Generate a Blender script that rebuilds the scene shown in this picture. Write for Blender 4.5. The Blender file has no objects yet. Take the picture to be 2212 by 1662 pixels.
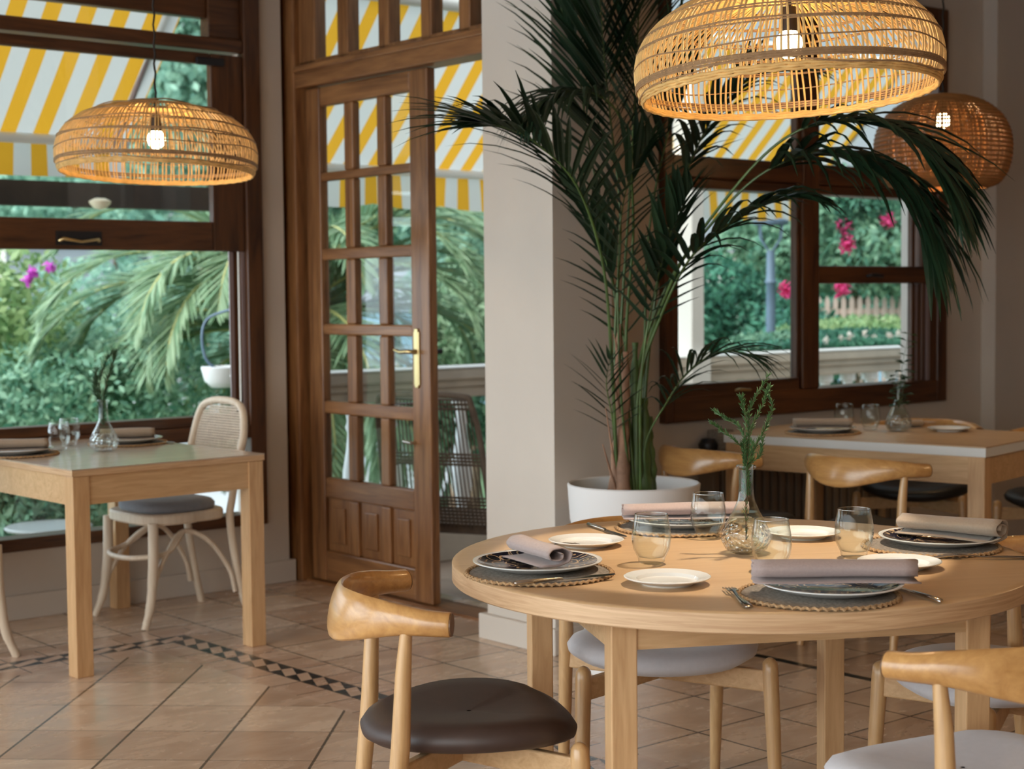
import bpy, math, random
from mathutils import Vector, Matrix, noise as mnoise
sc = bpy.context.scene
C = sc.collection
# ---------------------------------------------------------------- camera
FPX, CAMH, PITCH, ROLL = 3495.0, 1.355, math.atan(194/3495.0), -0.0093
CM = Matrix.Rotation(math.pi/2-PITCH, 3, 'X') @ Matrix.Rotation(ROLL, 3, 'Z')
cam = bpy.data.cameras.new('camera'); camo = bpy.data.objects.new('camera', cam); C.objects.link(camo)
cam.sensor_width = 36; cam.lens = FPX/2212*36; cam.clip_end = 600; cam.clip_start = 0.05
camo.matrix_world = Matrix.Translation((0, 0, CAMH)) @ CM.to_4x4()
cam.dof.use_dof = True; cam.dof.focus_distance = 3.75; cam.dof.aperture_fstop = 4.8
sc.camera = camo
# ---------------------------------------------------------------- world, sun, exposure
w = bpy.data.worlds.new('sky'); sc.world = w; w.use_nodes = True
nt = w.node_tree; nt.nodes.clear()
sky = nt.nodes.new('ShaderNodeTexSky'); sky.sky_type = 'NISHITA'; sky.sun_elevation = math.radians(38); sky.sun_rotation = math.radians(200)
sky.sun_disc = False; sky.air_density = 1.6; sky.dust_density = 4.0; sky.ozone_density = 1.2
mixc = nt.nodes.new('ShaderNodeMix'); mixc.data_type = 'RGBA'; mixc.inputs[0].default_value = 0.75
mixc.inputs[7].default_value = (0.74, 0.89, 1.0, 1)
skm = nt.nodes.new('ShaderNodeVectorMath'); skm.operation = 'SCALE'; skm.inputs[3].default_value = 0.12
bg = nt.nodes.new('ShaderNodeBackground'); bg.inputs[1].default_value = 1.15
wo = nt.nodes.new('ShaderNodeOutputWorld')
tcw = nt.nodes.new('ShaderNodeTexCoord'); dt_ = nt.nodes.new('ShaderNodeVectorMath'); dt_.operation = 'DOT_PRODUCT'
dt_.inputs[1].default_value = (-.91, -.28, .30)            # sky brightened behind and to the left, added to lift the room's daylight
mr_ = nt.nodes.new('ShaderNodeMapRange'); mr_.interpolation_type = 'SMOOTHSTEP'
mr_.inputs[1].default_value = .1; mr_.inputs[2].default_value = 1.0; mr_.inputs[3].default_value = 1.0; mr_.inputs[4].default_value = 7.5
nt.links.new(tcw.outputs['Generated'], dt_.inputs[0]); nt.links.new(dt_.outputs['Value'], mr_.inputs[0]); nt.links.new(mr_.outputs[0], bg.inputs[1])
nt.links.new(sky.outputs[0], skm.inputs[0]); nt.links.new(skm.outputs[0], mixc.inputs[6])
nt.links.new(mixc.outputs[2], bg.inputs[0]); nt.links.new(bg.outputs[0], wo.inputs[0])
sun = bpy.data.lights.new('sun', 'SUN'); suno = bpy.data.objects.new('sun', sun); C.objects.link(suno)
sun.energy = 1.5; sun.angle = math.radians(12); sun.color = (1, 0.95, 0.86)
suno.rotation_euler = (math.radians(42), 0, math.radians(-35))
sc.view_settings.view_transform = 'Standard'; sc.view_settings.look = 'None'
sc.view_settings.exposure = -0.28; sc.view_settings.gamma = 1.0; sc.view_settings.use_curve_mapping = False
sc.cycles.max_bounces = 8; sc.cycles.transparent_max_bounces = 24; sc.cycles.diffuse_bounces = 4
sc.cycles.glossy_bounces = 3; sc.cycles.transmission_bounces = 6
sc.cycles.caustics_reflective = False; sc.cycles.caustics_refractive = False
sc.cycles.sample_clamp_indirect = 4.0; sc.cycles.use_denoising = True
R = math.radians
RA = R(90-49.9)                       # the room grid: s along the window walls, t outwards
US = Vector((math.cos(RA), math.sin(RA), 0)); UT = Vector((-math.sin(RA), math.cos(RA), 0))
def W(s, t, z=0.0): return US*s + UT*t + Vector((0, 0, z))
def ray(x, y):
    d = CM @ Vector(((x-1106)/FPX, -(y-831)/FPX, -1)); return d/d.y
def onz(x, y, z):
    d = ray(x, y); return Vector((0, 0, CAMH)) + d*((z-CAMH)/d.z)
def P(x, y, Y): return Vector((0, 0, CAMH)) + ray(x, y)*Y
# ---------------------------------------------------------------- mesh builder
class MB:
    def __init__(s): s.v = []; s.f = []
    def add(s, vs, fs):
        n = len(s.v); s.v += [tuple(p) for p in vs]; s.f += [tuple(i+n for i in f) for f in fs]; return s
    def box(s, x0, x1, y0, y1, z0, z1):
        v = [(x, y, z) for x in (x0, x1) for y in (y0, y1) for z in (z0, z1)]
        return s.add(v, [(0,1,3,2),(4,6,7,5),(0,4,5,1),(2,3,7,6),(0,2,6,4),(1,5,7,3)])
    def obox(s, a, b, wd, h0, h1):      # upright board from a to b (xy), width wd, z h0..h1 (or pairs for the ends)
        a = Vector(a[:2]); b = Vector(b[:2]); d = (b-a).normalized(); n = Vector((-d.y, d.x))*wd/2
        h0 = h0 if isinstance(h0, tuple) else (h0, h0); h1 = h1 if isinstance(h1, tuple) else (h1, h1)
        v = []
        for p, k in ((a, 0), (b, 1)):
            for q in (p-n, p+n):
                for z in (h0[k], h1[k]): v.append((q.x, q.y, z))
        return s.add(v, [(0,1,3,2),(4,6,7,5),(0,4,5,1),(2,3,7,6),(0,2,6,4),(1,5,7,3)])
    def tube(s, pts, rad, n=8, cap=True, squash=1.0, up=None):
        pts = [Vector(p) for p in pts]; m = len(pts)
        if not hasattr(rad, '__len__'): rad = [rad]*m
        vs = []; prev = None
        for i, p in enumerate(pts):
            d = (pts[min(i+1, m-1)]-pts[max(i-1, 0)]).normalized()
            if prev is None:
                ref = Vector(up) if up else (Vector((0, 0, 1)) if abs(d.z) < .9 else Vector((1, 0, 0)))
                a = d.cross(ref).normalized()
            else: a = (prev-d*prev.dot(d)).normalized()
            prev = a; b = d.cross(a)
            for k in range(n):
                an = 2*math.pi*k/n; vs.append(p+(a*math.cos(an)+b*math.sin(an)*squash)*rad[i])
        fs = [(i*n+k, i*n+(k+1) % n, (i+1)*n+(k+1) % n, (i+1)*n+k) for i in range(m-1) for k in range(n)]
        if cap: fs += [tuple(range(n))[::-1], tuple((m-1)*n+k for k in range(n))]
        return s.add(vs, fs)
    def lathe(s, prof, n=40, c=(0, 0, 0), closed=False):
        vs = []
        for r, z in prof:
            for k in range(n):
                a = 2*math.pi*k/n; vs.append((c[0]+r*math.cos(a), c[1]+r*math.sin(a), c[2]+z))
        m = len(prof); fs = []
        for i in range(m-1 if not closed else m):
            j = (i+1) % m
            for k in range(n):
                fs.append((i*n+k, i*n+(k+1) % n, j*n+(k+1) % n, j*n+k))
        if not closed:
            if prof[0][0] > 1e-5 and prof[0][0] < 0: pass
        return s.add(vs, fs)
    def disc(s, r, z, n=40, c=(0, 0), flip=False):
        vs = [(c[0]+r*math.cos(2*math.pi*k/n), c[1]+r*math.sin(2*math.pi*k/n), z) for k in range(n)]
        f = tuple(range(n)); return s.add(vs, [f[::-1] if flip else f])
    def ring(s, R_, z, r, n=80, m=6, wob=0.0, seed=0, wav=5):
        rnd = random.Random(seed); ph = rnd.random()*6; pts = []
        vs = []
        for k in range(n):
            a = 2*math.pi*k/n; zz = z+wob*math.sin(wav*a+ph)+wob*.5*math.sin(2.3*wav*a+2*ph)
            for j in range(m):
                b = 2*math.pi*j/m; rr = R_+r*math.cos(b); vs.append((rr*math.cos(a), rr*math.sin(a), zz+r*math.sin(b)))
        return s.add(vs, [(k*m+j, k*m+(j+1) % m, ((k+1) % n)*m+(j+1) % m, ((k+1) % n)*m+j) for k in range(n) for j in range(m)])
    def build(s, name, mat, parent=None, loc=None, rotz=0, smooth=None, bevel=0, label=None, solid=0, sub=0):
        me = bpy.data.meshes.new(name); me.from_pydata(s.v, [], s.f); me.validate(); me.update()
        if mat: me.materials.append(mat)
        if smooth is not None and len(me.polygons):
            me.shade_smooth(); me.set_sharp_from_angle(angle=R(smooth))
        o = bpy.data.objects.new(name, me); C.objects.link(o)
        if parent is not None: o.parent = parent
        if loc is not None: o.location = loc
        o.rotation_euler = (0, 0, rotz)
        if sub:
            m = o.modifiers.new('sub', 'SUBSURF'); m.levels = sub; m.render_levels = sub
        if solid:
            m = o.modifiers.new('solid', 'SOLIDIFY'); m.thickness = solid; m.offset = 0
        if bevel:
            m = o.modifiers.new('bevel', 'BEVEL'); m.width = bevel; m.segments = 2; m.limit_method = 'ANGLE'
        if label: o['label'] = label
        return o
def tag(o, label, cat, group=None, kind=None):
    o['label'] = label; o['category'] = cat
    if group: o['group'] = group
    if kind: o['kind'] = kind
    return o
def thing(name, loc, rotz, label, cat, group=None):
    o = bpy.data.objects.new(name, None); C.objects.link(o); o.location = loc; o.rotation_euler = (0, 0, rotz)
    o.empty_display_size = .1
    return tag(o, label, cat, group)
def struct(name, mb, mat, parent=None, st=True, **k):
    o = mb.build(name, mat, parent, rotz=RA if (st and parent is None) else 0, **k)
    if parent is None: o['kind'] = 'structure'
    return o
def sroot(name):
    o = bpy.data.objects.new(name, None); C.objects.link(o); o.rotation_euler = (0, 0, RA); o['kind'] = 'structure'; return o
def dup(root, loc, rotz, label, group=None, mats=None):
    def cp(o, par):
        c = o.copy(); C.objects.link(c)
        if par is not None: c.parent = par
        return c
    r = cp(root, None); r.location = loc; r.rotation_euler = (0, 0, rotz); r['label'] = label
    if group: r['group'] = group
    for ch in list(root.children):
        c = cp(ch, r)
        if mats and c.name.split('.')[0] in mats:
            c.data = c.data.copy(); c.data.materials[0] = mats[c.name.split('.')[0]]
        for g in list(ch.children): cp(g, c)
    return r
def spline(pts, n=8):
    pts = [Vector(p) for p in pts]; q = [2*pts[0]-pts[1]]+pts+[2*pts[-1]-pts[-2]]; out = []
    for i in range(1, len(q)-2):
        for k in range(n):
            t = k/n; a, b, c, d = q[i-1], q[i], q[i+1], q[i+2]
            out.append(.5*((2*b)+(c-a)*t+(2*a-5*b+4*c-d)*t*t+(3*b-a-3*c+d)*t*t*t))
    out.append(pts[-1]); return out
# ---------------------------------------------------------------- node helpers
class N:
    tree = None
    def __init__(s, sock): s.s = sock
    @staticmethod
    def m(op, *a):
        n = N.tree.nodes.new('ShaderNodeMath'); n.operation = op
        for i, x in enumerate(a):
            if isinstance(x, N): N.tree.links.new(x.s, n.inputs[i])
            else: n.inputs[i].default_value = x
        return N(n.outputs[0])
    def __add__(s, o): return N.m('ADD', s, o)
    def __radd__(s, o): return N.m('ADD', o, s)
    def __sub__(s, o): return N.m('SUBTRACT', s, o)
    def __rsub__(s, o): return N.m('SUBTRACT', o, s)
    def __mul__(s, o): return N.m('MULTIPLY', s, o)
    def __rmul__(s, o): return N.m('MULTIPLY', o, s)
    def __truediv__(s, o): return N.m('DIVIDE', s, o)
    def lt(s, o): return N.m('LESS_THAN', s, o)
    def gt(s, o): return N.m('GREATER_THAN', s, o)
    def frac(s): return N.m('FRACT', s)
    def floor(s): return N.m('FLOOR', s)
    def abs(s): return N.m('ABSOLUTE', s)
    def max(s, o): return N.m('MAXIMUM', s, o)
    def min(s, o): return N.m('MINIMUM', s, o)
def L(a, b): N.tree.links.new(a, b)
def newmat(name):
    m = bpy.data.materials.new(name); m.use_nodes = True; t = m.node_tree; N.tree = t
    return m, t, t.nodes['Principled BSDF']
def col(c): return (c[0], c[1], c[2], 1)
def mixcol(fac, a, b):
    n = N.tree.nodes.new('ShaderNodeMix'); n.data_type = 'RGBA'
    for i, x in ((0, fac), (6, a), (7, b)):
        if isinstance(x, N): L(x.s, n.inputs[i])
        elif hasattr(x, 'is_linked') or 'Socket' in type(x).__name__: L(x, n.inputs[i])
        else: n.inputs[i].default_value = x if i == 0 else col(x)
    return N(n.outputs[2])
def coords(scale=(1, 1, 1), kind='Object', rot=(0, 0, 0)):
    tc = N.tree.nodes.new('ShaderNodeTexCoord'); mp = N.tree.nodes.new('ShaderNodeMapping')
    mp.inputs['Scale'].default_value = scale; mp.inputs['Rotation'].default_value = rot
    L(tc.outputs[kind], mp.inputs[0]); return N(mp.outputs[0])
def noisetex(vec, scale, detail=4, dist=0.0, rough=.55):
    n = N.tree.nodes.new('ShaderNodeTexNoise'); n.inputs['Scale'].default_value = scale; n.inputs['Detail'].default_value = detail
    n.inputs['Distortion'].default_value = dist; n.inputs['Roughness'].default_value = rough
    L(vec.s, n.inputs['Vector']); return N(n.outputs['Fac'])
def ramp(f, a, b, c0, c1):
    n = N.tree.nodes.new('ShaderNodeMapRange'); n.inputs[1].default_value = a; n.inputs[2].default_value = b
    L(f.s, n.inputs[0]); return mixcol(N(n.outputs[0]), c0, c1)
def rng(f, a, b, c=0., d=1.):
    n = N.tree.nodes.new('ShaderNodeMapRange'); n.inputs[1].default_value = a; n.inputs[2].default_value = b
    n.inputs[3].default_value = c; n.inputs[4].default_value = d; L(f.s, n.inputs[0]); return N(n.outputs[0])
def bump(bs, h, strength, dist=.01):
    n = N.tree.nodes.new('ShaderNodeBump'); n.inputs['Strength'].default_value = strength; n.inputs['Distance'].default_value = dist
    L(h.s, n.inputs['Height']); L(n.outputs[0], bs.inputs['Normal'])
def wood(name, c0, c1, rough=.4, axis='X', sc_=1.0, spec=.5, coat=0.0, ring=0.0):
    m, t, b = newmat(name)
    st = {'X': (1.2, 14, 14), 'Y': (14, 1.2, 14), 'Z': (14, 14, 1.2)}[axis]
    v = coords(tuple(k*sc_ for k in st))
    n1 = noisetex(v, 2.2, 6, 1.2); n2 = noisetex(v, 9, 3, .2)
    f = n1*.75+n2*.25
    L(ramp(f, .33, .66, c0, c1).s, b.inputs['Base Color'])
    b.inputs['Roughness'].default_value = rough; b.inputs['Coat Weight'].default_value = coat; b.inputs['Coat Roughness'].default_value = .15
    bump(b, f, .08, .002); return m
def plain(name, c, rough=.5, metal=0, var=0.0, vs=8, bmp=0, sheen=0):
    m, t, b = newmat(name); b.inputs['Roughness'].default_value = rough; b.inputs['Metallic'].default_value = metal
    v = coords(); n = noisetex(v, vs, 4)
    if var: L(ramp(n, .3, .7, tuple(x*(1-var) for x in c), tuple(min(1, x*(1+var)) for x in c)).s, b.inputs['Base Color'])
    else: b.inputs['Base Color'].default_value = col(c)
    if bmp: bump(b, noisetex(v, vs*8, 3), bmp, .003)
    if sheen: b.inputs['Sheen Weight'].default_value = sheen
    return m
def leafmat(name, c0, c1, rough=.5, trans=.25):
    m, t, b = newmat(name)
    g = t.nodes.new('ShaderNodeNewGeometry')
    f = N(g.outputs['Random Per Island'])
    cc = ramp(f, 0, 1, c0, c1); L(cc.s, b.inputs['Base Color']); b.inputs['Roughness'].default_value = rough
    tr = t.nodes.new('ShaderNodeBsdfTranslucent'); L(cc.s, tr.inputs[0])
    mx = t.nodes.new('ShaderNodeMixShader'); mx.inputs[0].default_value = trans
    L(b.outputs[0], mx.inputs[1]); L(tr.outputs[0], mx.inputs[2]); L(mx.outputs[0], t.nodes['Material Output'].inputs[0]); return m
def glassmat(name, tint=(.98, 1, .99), base=.04, edge=.75, power=3.2, rough=.01, bmpf=0):
    m, t, b = newmat(name); t.nodes.remove(b)
    tr = t.nodes.new('ShaderNodeBsdfTransparent'); tr.inputs[0].default_value = col(tint)
    gl = t.nodes.new('ShaderNodeBsdfGlossy'); gl.inputs['Roughness'].default_value = rough
    lw = t.nodes.new('ShaderNodeLayerWeight'); lw.inputs[0].default_value = .5
    f = N(lw.outputs['Facing'])
    f = N.m('POWER', f, power)*edge+base
    mx = t.nodes.new('ShaderNodeMixShader'); L(f.s, mx.inputs[0]); L(tr.outputs[0], mx.inputs[1]); L(gl.outputs[0], mx.inputs[2])
    L(mx.outputs[0], t.nodes['Material Output'].inputs[0])
    if bmpf:
        vo = t.nodes.new('ShaderNodeTexVoronoi'); vo.inputs['Scale'].default_value = bmpf; L(coords().s, vo.inputs['Vector'])
        bn = t.nodes.new('ShaderNodeBump'); bn.inputs['Strength'].default_value = 1; bn.inputs['Distance'].default_value = .012
        L(vo.outputs['Distance'], bn.inputs['Height']); L(bn.outputs[0], gl.inputs['Normal']); L(bn.outputs[0], lw.inputs['Normal'])
    return m
# ---------------------------------------------------------------- materials
M_wall = plain('plaster', (.60, .545, .49), .9, var=.03, vs=3, bmp=.15)
M_white = plain('white_paint', (.80, .80, .78), .6, bmp=.05)
M_ceil = plain('ceiling_paint', (.50, .38, .28), .9)
M_frame = wood('dark_window_wood', (.035, .012, .005), (.135, .052, .018), .36, 'Z', .6)
M_frameh = wood('dark_window_wood_level', (.035, .012, .005), (.135, .052, .018), .36, 'X', .6)
M_door = wood('door_wood', (.12, .045, .015), (.33, .15, .055), .34, 'Z', .6)
M_doorh = wood('door_wood_level', (.12, .045, .015), (.33, .15, .055), .34, 'Y', .6)
M_oak = wood('pale_oak', (.50, .29, .135), (.66, .42, .22), .38, 'Z', 1.3)
M_oakh = wood('pale_oak_level', (.50, .30, .14), (.66, .43, .23), .42, 'X', 1.3)
M_ash = wood('honey_ash', (.42, .205, .065), (.61, .335, .12), .28, 'X', 1.0, coat=.4)
M_endg = plain('end_grain', (.14, .065, .025), .45, var=.3, vs=60)
M_ashz = wood('honey_ash_upright', (.47, .27, .115), (.64, .40, .19), .3, 'Z', 1.4, coat=.3)
M_ply = wood('birch_edge', (.46, .27, .14), (.68, .46, .27), .5, 'X', 1.0)
M_ply.node_tree.nodes['Mapping'].inputs['Scale'].default_value = (1.6, 1.6, 42)
M_topr = wood('round_top_veneer', (.56, .36, .19), (.65, .44, .25), .34, 'X', .7)
M_topl = wood('left_top_veneer', (.44, .34, .26), (.54, .43, .34), .26, 'X', .8, coat=.4)
M_beech = wood('bleached_beech', (.62, .50, .38), (.74, .63, .50), .5, 'Z', 1.2)
M_dleather = plain('dark_brown_leather', (.052, .031, .025), .52, var=.1, vs=30, bmp=.06)
M_gfab = plain('pale_grey_upholstery', (.55, .53, .55), .8, var=.03, vs=60, bmp=.1, sheen=.3)
M_black = plain('black_leather', (.012, .011, .010), .5)
M_cush = plain('slate_cushion_fabric', (.20, .21, .24), .9, var=.08, vs=40, sheen=.3)
M_cane = plain('cane_strip', (.68, .60, .50), .6, var=.1, vs=40)
M_rattan = plain('golden_rattan', (.78, .50, .19), .55, var=.18, vs=30)
M_rattand = plain('brown_rattan_rope', (.33, .20, .10), .6, var=.2, vs=60)
M_rattan2 = plain('dark_rattan', (.30, .135, .04), .6, var=.2, vs=30)
M_wick = plain('weathered_wicker', (.16, .115, .085), .7, var=.2, vs=20)
M_cord = plain('black_cord', (.02, .015, .012), .8)
M_brass = plain('old_brass', (.62, .48, .24), .3, metal=1)
M_steel = plain('polished_steel', (.62, .60, .57), .16, metal=1)
M_iron = plain('dark_iron', (.035, .035, .04), .4, metal=.6)
M_alu = plain('sash_track_metal', (.36, .29, .30), .35, metal=.5)
M_porc = plain('white_porcelain', (.76, .76, .74), .12)
M_jute = plain('grey_woven_jute', (.31, .265, .22), .95, var=.35, vs=140, bmp=.8)
M_braid = plain('tan_braid', (.52, .33, .17), .9, var=.35, vs=120, bmp=.8)
M_napk = plain('mauve_linen', (.40, .31, .29), .9, var=.06, vs=200, bmp=.15, sheen=.2)
M_napk2 = plain('taupe_linen', (.36, .28, .21), .9, var=.06, vs=200, bmp=.15, sheen=.2)
M_pot = plain('white_planter', (.78, .78, .79), .55)
M_soil = plain('soil', (.02, .014, .01), 1, var=.4, vs=60, bmp=1)
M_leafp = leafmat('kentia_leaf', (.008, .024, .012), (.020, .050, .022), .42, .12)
M_stem = plain('palm_stem', (.07, .12, .03), .5, var=.4, vs=6)
M_sheath = plain('dry_palm_sheath', (.30, .17, .11), .8, var=.45, vs=9, bmp=.4)
M_canop = None
M_sprig = leafmat('cypress_sprig', (.035, .10, .03), (.085, .19, .06), .6, .2)
M_sprigd = leafmat('herb_leaf', (.025, .07, .03), (.05, .12, .05), .5, .2)
M_twig = plain('twig', (.14, .06, .03), .8)
M_glass = glassmat('drinking_glass', base=.024, edge=.95, power=3.0)
M_rim = glassmat('glass_rim', base=.30, edge=.6, power=1.5)
M_pane = glassmat('window_pane', (.97, .985, .98), .03, .5, 4.0)
M_crys = glassmat('cut_crystal', (.95, .96, .96), .07, .8, 1.8, .03, bmpf=95)
M_water = glassmat('water', (.93, .96, .92), .05, .4, 3.0)
M_stone = plain('balustrade_stone', (.56, .50, .42), .85, var=.12, vs=5, bmp=.2)
M_balw = plain('white_baluster_paint', (.80, .82, .82), .7)
M_colw = plain('terrace_column_paint', (.74, .72, .68), .85, bmp=.1)
M_beam = plain('dark_timber_beam', (.035, .025, .02), .6, var=.3, vs=5)
M_lamp = plain('cream_lamp_dome', (.85, .75, .55), .4)
M_petal = leafmat('magenta_petal', (.75, .03, .22), (.9, .12, .38), .6, .4)
M_petalv = leafmat('violet_petal', (.5, .06, .5), (.7, .12, .6), .6, .4)
M_petalw = leafmat('white_petal', (.85, .75, .66), (.9, .85, .8), .6, .4)
M_bush = leafmat('garden_leaf', (.06, .19, .12), (.26, .44, .28), .55, .35)
M_bushy = leafmat('olive_leaf', (.16, .30, .12), (.42, .55, .26), .55, .35)
M_bushd = leafmat('hedge_leaf', (.02, .12, .08), (.10, .32, .20), .55, .3)
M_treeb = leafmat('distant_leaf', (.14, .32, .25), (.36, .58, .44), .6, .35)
M_frond = leafmat('date_palm_leaf', (.15, .28, .15), (.36, .49, .30), .5, .35)
M_rach = plain('date_palm_rib', (.42, .42, .16), .6)
M_trunk = plain('palm_trunk', (.20, .14, .09), .9, var=.4, vs=8, bmp=1)
M_fence = plain('bleached_pickets', (.46, .36, .31), .9, var=.1, vs=9)
M_pole = plain('blue_grey_paint', (.10, .15, .21), .5)
M_rad = plain('radiator_enamel', (.20, .155, .115), .6)
def emis(name, c, s):
    m, t, b = newmat(name); b.inputs['Emission Color'].default_value = col(c); b.inputs['Emission Strength'].default_value = s
    b.inputs['Base Color'].default_value = col(c); return m
M_bulb = emis('lit_bulb', (1, .78, .46), 22)
# floor: travertine tiles, turned 45 degrees inside a mosaic border
m, t, b = newmat('travertine_floor'); M_floor = m
tc = t.nodes.new('ShaderNodeTexCoord'); sp = t.nodes.new('ShaderNodeSeparateXYZ'); L(tc.outputs['Object'], sp.inputs[0])
S_, T_ = N(sp.outputs[0]), N(sp.outputs[1])
s2 = S_-(5.7-T_)*.021
d1 = s2-3.085; d2 = T_-5.735
d = d1.max(d2); along = N.m('ADD', T_*d1.gt(d2), S_*(1-d1.gt(d2)))
inA = d.lt(-.17)
p = S_*.729-T_*.684; q = S_*.6845+T_*.729
TS = .314
pu = (p+1.78)/TS; qu = (q-5.248)/TS
bu = (S_-3.925)/.32; bv = (T_-3.405)/.32
def line(u, g): return (N.m('SUBTRACT', u.frac(), .5).abs()).gt(.5-g)
gA = line(pu, .014).max(line(qu, .006)); gB = line(bu, .013).max(line(bv, .013))
gb = line(along/.16, .02).max((d.abs()-.112).abs().gt(.059))
band = d.abs().lt(.047)
isb = d.abs().lt(.17)
grout = N.m('ADD', N.m('MULTIPLY', gA, inA), N.m('MULTIPLY', gB, d.gt(.17))).max(gb*isb*(1-band))
x = (along/.1).frac(); yb = (d+.047)/.094
tri = N.m('MULTIPLY', yb.gt(.5), x.lt((yb-.5)*2)).max(N.m('MULTIPLY', yb.lt(.5), x.gt(1-(.5-yb)*2)))
tri = tri*band
strip = (S_-4.545).abs().lt(.016)*T_.lt(4.2)
wn = t.nodes.new('ShaderNodeTexWhiteNoise'); wn.noise_dimensions = '2D'
cx = N.m('ADD', pu.floor()*inA, bu.floor()*(1-inA)); cy = N.m('ADD', qu.floor()*inA, bv.floor()*(1-inA))
cy = cy+(along/.16).floor()*isb*3.7
cb = t.nodes.new('ShaderNodeCombineXYZ'); L(cx.s, cb.inputs[0]); L(cy.s, cb.inputs[1]); L(cb.outputs[0], wn.inputs['Vector'])
rv = N(wn.outputs['Value'])
vein = noisetex(coords((1.6, 3.6, 1), rot=(0, 0, .3)), 2.2, 9, .6, .62)
pit = noisetex(coords((1.5, 5, 1), rot=(0, 0, .3)), 22, 3, .3)
c1 = ramp(vein*.7+rv*.3, .3, .7, (.46, .31, .215), (.70, .535, .40))
c1 = mixcol(isb*.35, c1, (.45, .26, .18))
c1 = mixcol(pit.gt(.71)*.55, c1, (.17, .11, .075))
c1 = mixcol(grout, c1, (.10, .075, .055))
c1 = mixcol(tri.max(strip), c1, (.012, .022, .026))
L(c1.s, b.inputs['Base Color'])
L(rng(vein, .3, .7, .16, .34).s, b.inputs['Roughness']); b.inputs['Specular IOR Level'].default_value = .6
bump(b, 1-grout, .35, .003)
# awning fabric
m, t, b = newmat('striped_awning_fabric'); M_awn = m
tc = t.nodes.new('ShaderNodeTexCoord'); sp = t.nodes.new('ShaderNodeSeparateXYZ'); L(tc.outputs['Object'], sp.inputs[0])
f = (N(sp.outputs[0])/.176+.30).frac().lt(.48)
cc = mixcol(f, (.60, .59, .55), (.72, .36, .025)); L(cc.s, b.inputs['Base Color']); b.inputs['Roughness'].default_value = .9
tr = t.nodes.new('ShaderNodeBsdfTranslucent'); L(cc.s, tr.inputs[0]); mx = t.nodes.new('ShaderNodeMixShader'); mx.inputs[0].default_value = .45
L(b.outputs[0], mx.inputs[1]); L(tr.outputs[0], mx.inputs[2]); L(mx.outputs[0], t.nodes['Material Output'].inputs[0])
# patterned plate
m, t, b = newmat('navy_scroll_glaze'); M_plate = m
v = coords((1, 1, .01)); vo = t.nodes.new('ShaderNodeTexVoronoi'); vo.inputs['Scale'].default_value = 27; L(v.s, vo.inputs['Vector'])
dd = N(vo.outputs['Distance']); rg = ((dd*3.1).frac()-.5).abs().lt(.11)
tc = t.nodes.new('ShaderNodeTexCoord'); ln = t.nodes.new('ShaderNodeVectorMath'); ln.operation = 'LENGTH'; L(tc.outputs['Object'], ln.inputs[0])
rad = N(ln.outputs['Value'])
strk = noisetex(coords((3, 40, 1)), 4, 3, 1.0).gt(.56)
mask = rg*rad.gt(.045)+strk*rad.lt(.05)
L(mixcol(mask.min(1.0), (.016, .016, .032), (.46, .33, .20)).s, b.inputs['Base Color']); b.inputs['Roughness'].default_value = .12
# ================================================================ ROOM (all in the s,t grid)
struct('floor', MB().box(-3.0, 9.0, -4, 4.95, -.06, 0).box(-3.0, 4.2, 4.95, 6.62, -.06, 0).box(4.2, 4.45, 4.95, 6.62, -.06, 0), M_floor)
struct('ceiling', MB().box(-3.0, 9.0, -4, 5.15, 3.05, 3.2).box(-3.0, 4.35, 5.15, 6.8, 3.05, 3.2), M_ceil)
# left wall t = 6.555 with window_1 and a second window further left
TL = 6.555
struct('wall_left', MB().box(3.99, 4.12, TL, 6.80, 0, 3.05).box(.86, 3.99, TL, 6.80, 0, .29).box(.86, 3.99, TL, 6.80, 2.86, 3.05)
       .box(.36, .86, TL, 6.80, 0, 3.05).box(-2.6, .36, TL, 6.80, 0, .29).box(-2.6, .36, TL, 6.80, 2.86, 3.05).box(-3.0, -2.6, TL, 6.80, 0, 3.05), M_wall)
struct('baseboard_left', MB().box(-3.0, 4.145, TL-.022, TL, 0, .105), M_wall, bevel=.004)
# right wall t = 4.95 with window_2
TR = 4.95
struct('wall_right', MB().box(4.30, 5.005, TR, 5.20, 0, 3.05).box(7.06, 9.0, TR, 5.20, 0, 3.05).box(5.005, 7.06, TR, 5.20, 0, .79).box(5.005, 7.06, TR, 5.20, 2.78, 3.05), M_wall)
struct('wall_corner', MB().box(4.0, 4.30, 4.508, 4.912, 0, 3.05).box(4.11, 4.45, 4.912, 4.98, 0, 3.05), M_wall)
struct('baseboard_corner', MB().box(3.975, 4.32, 4.485, 4.94, 0, .10), M_wall, bevel=.004)
struct('baseboard_right', MB().box(4.30, 7.42, TR-.02, TR, 0, .10), M_wall, bevel=.004)
struct('trim_2', MB().box(7.42, 9.0, TR-.085, TR, 0, 3.05).box(7.74, 9.0, TR-.11, TR-.085, 0, 3.05), M_wall)
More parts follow.
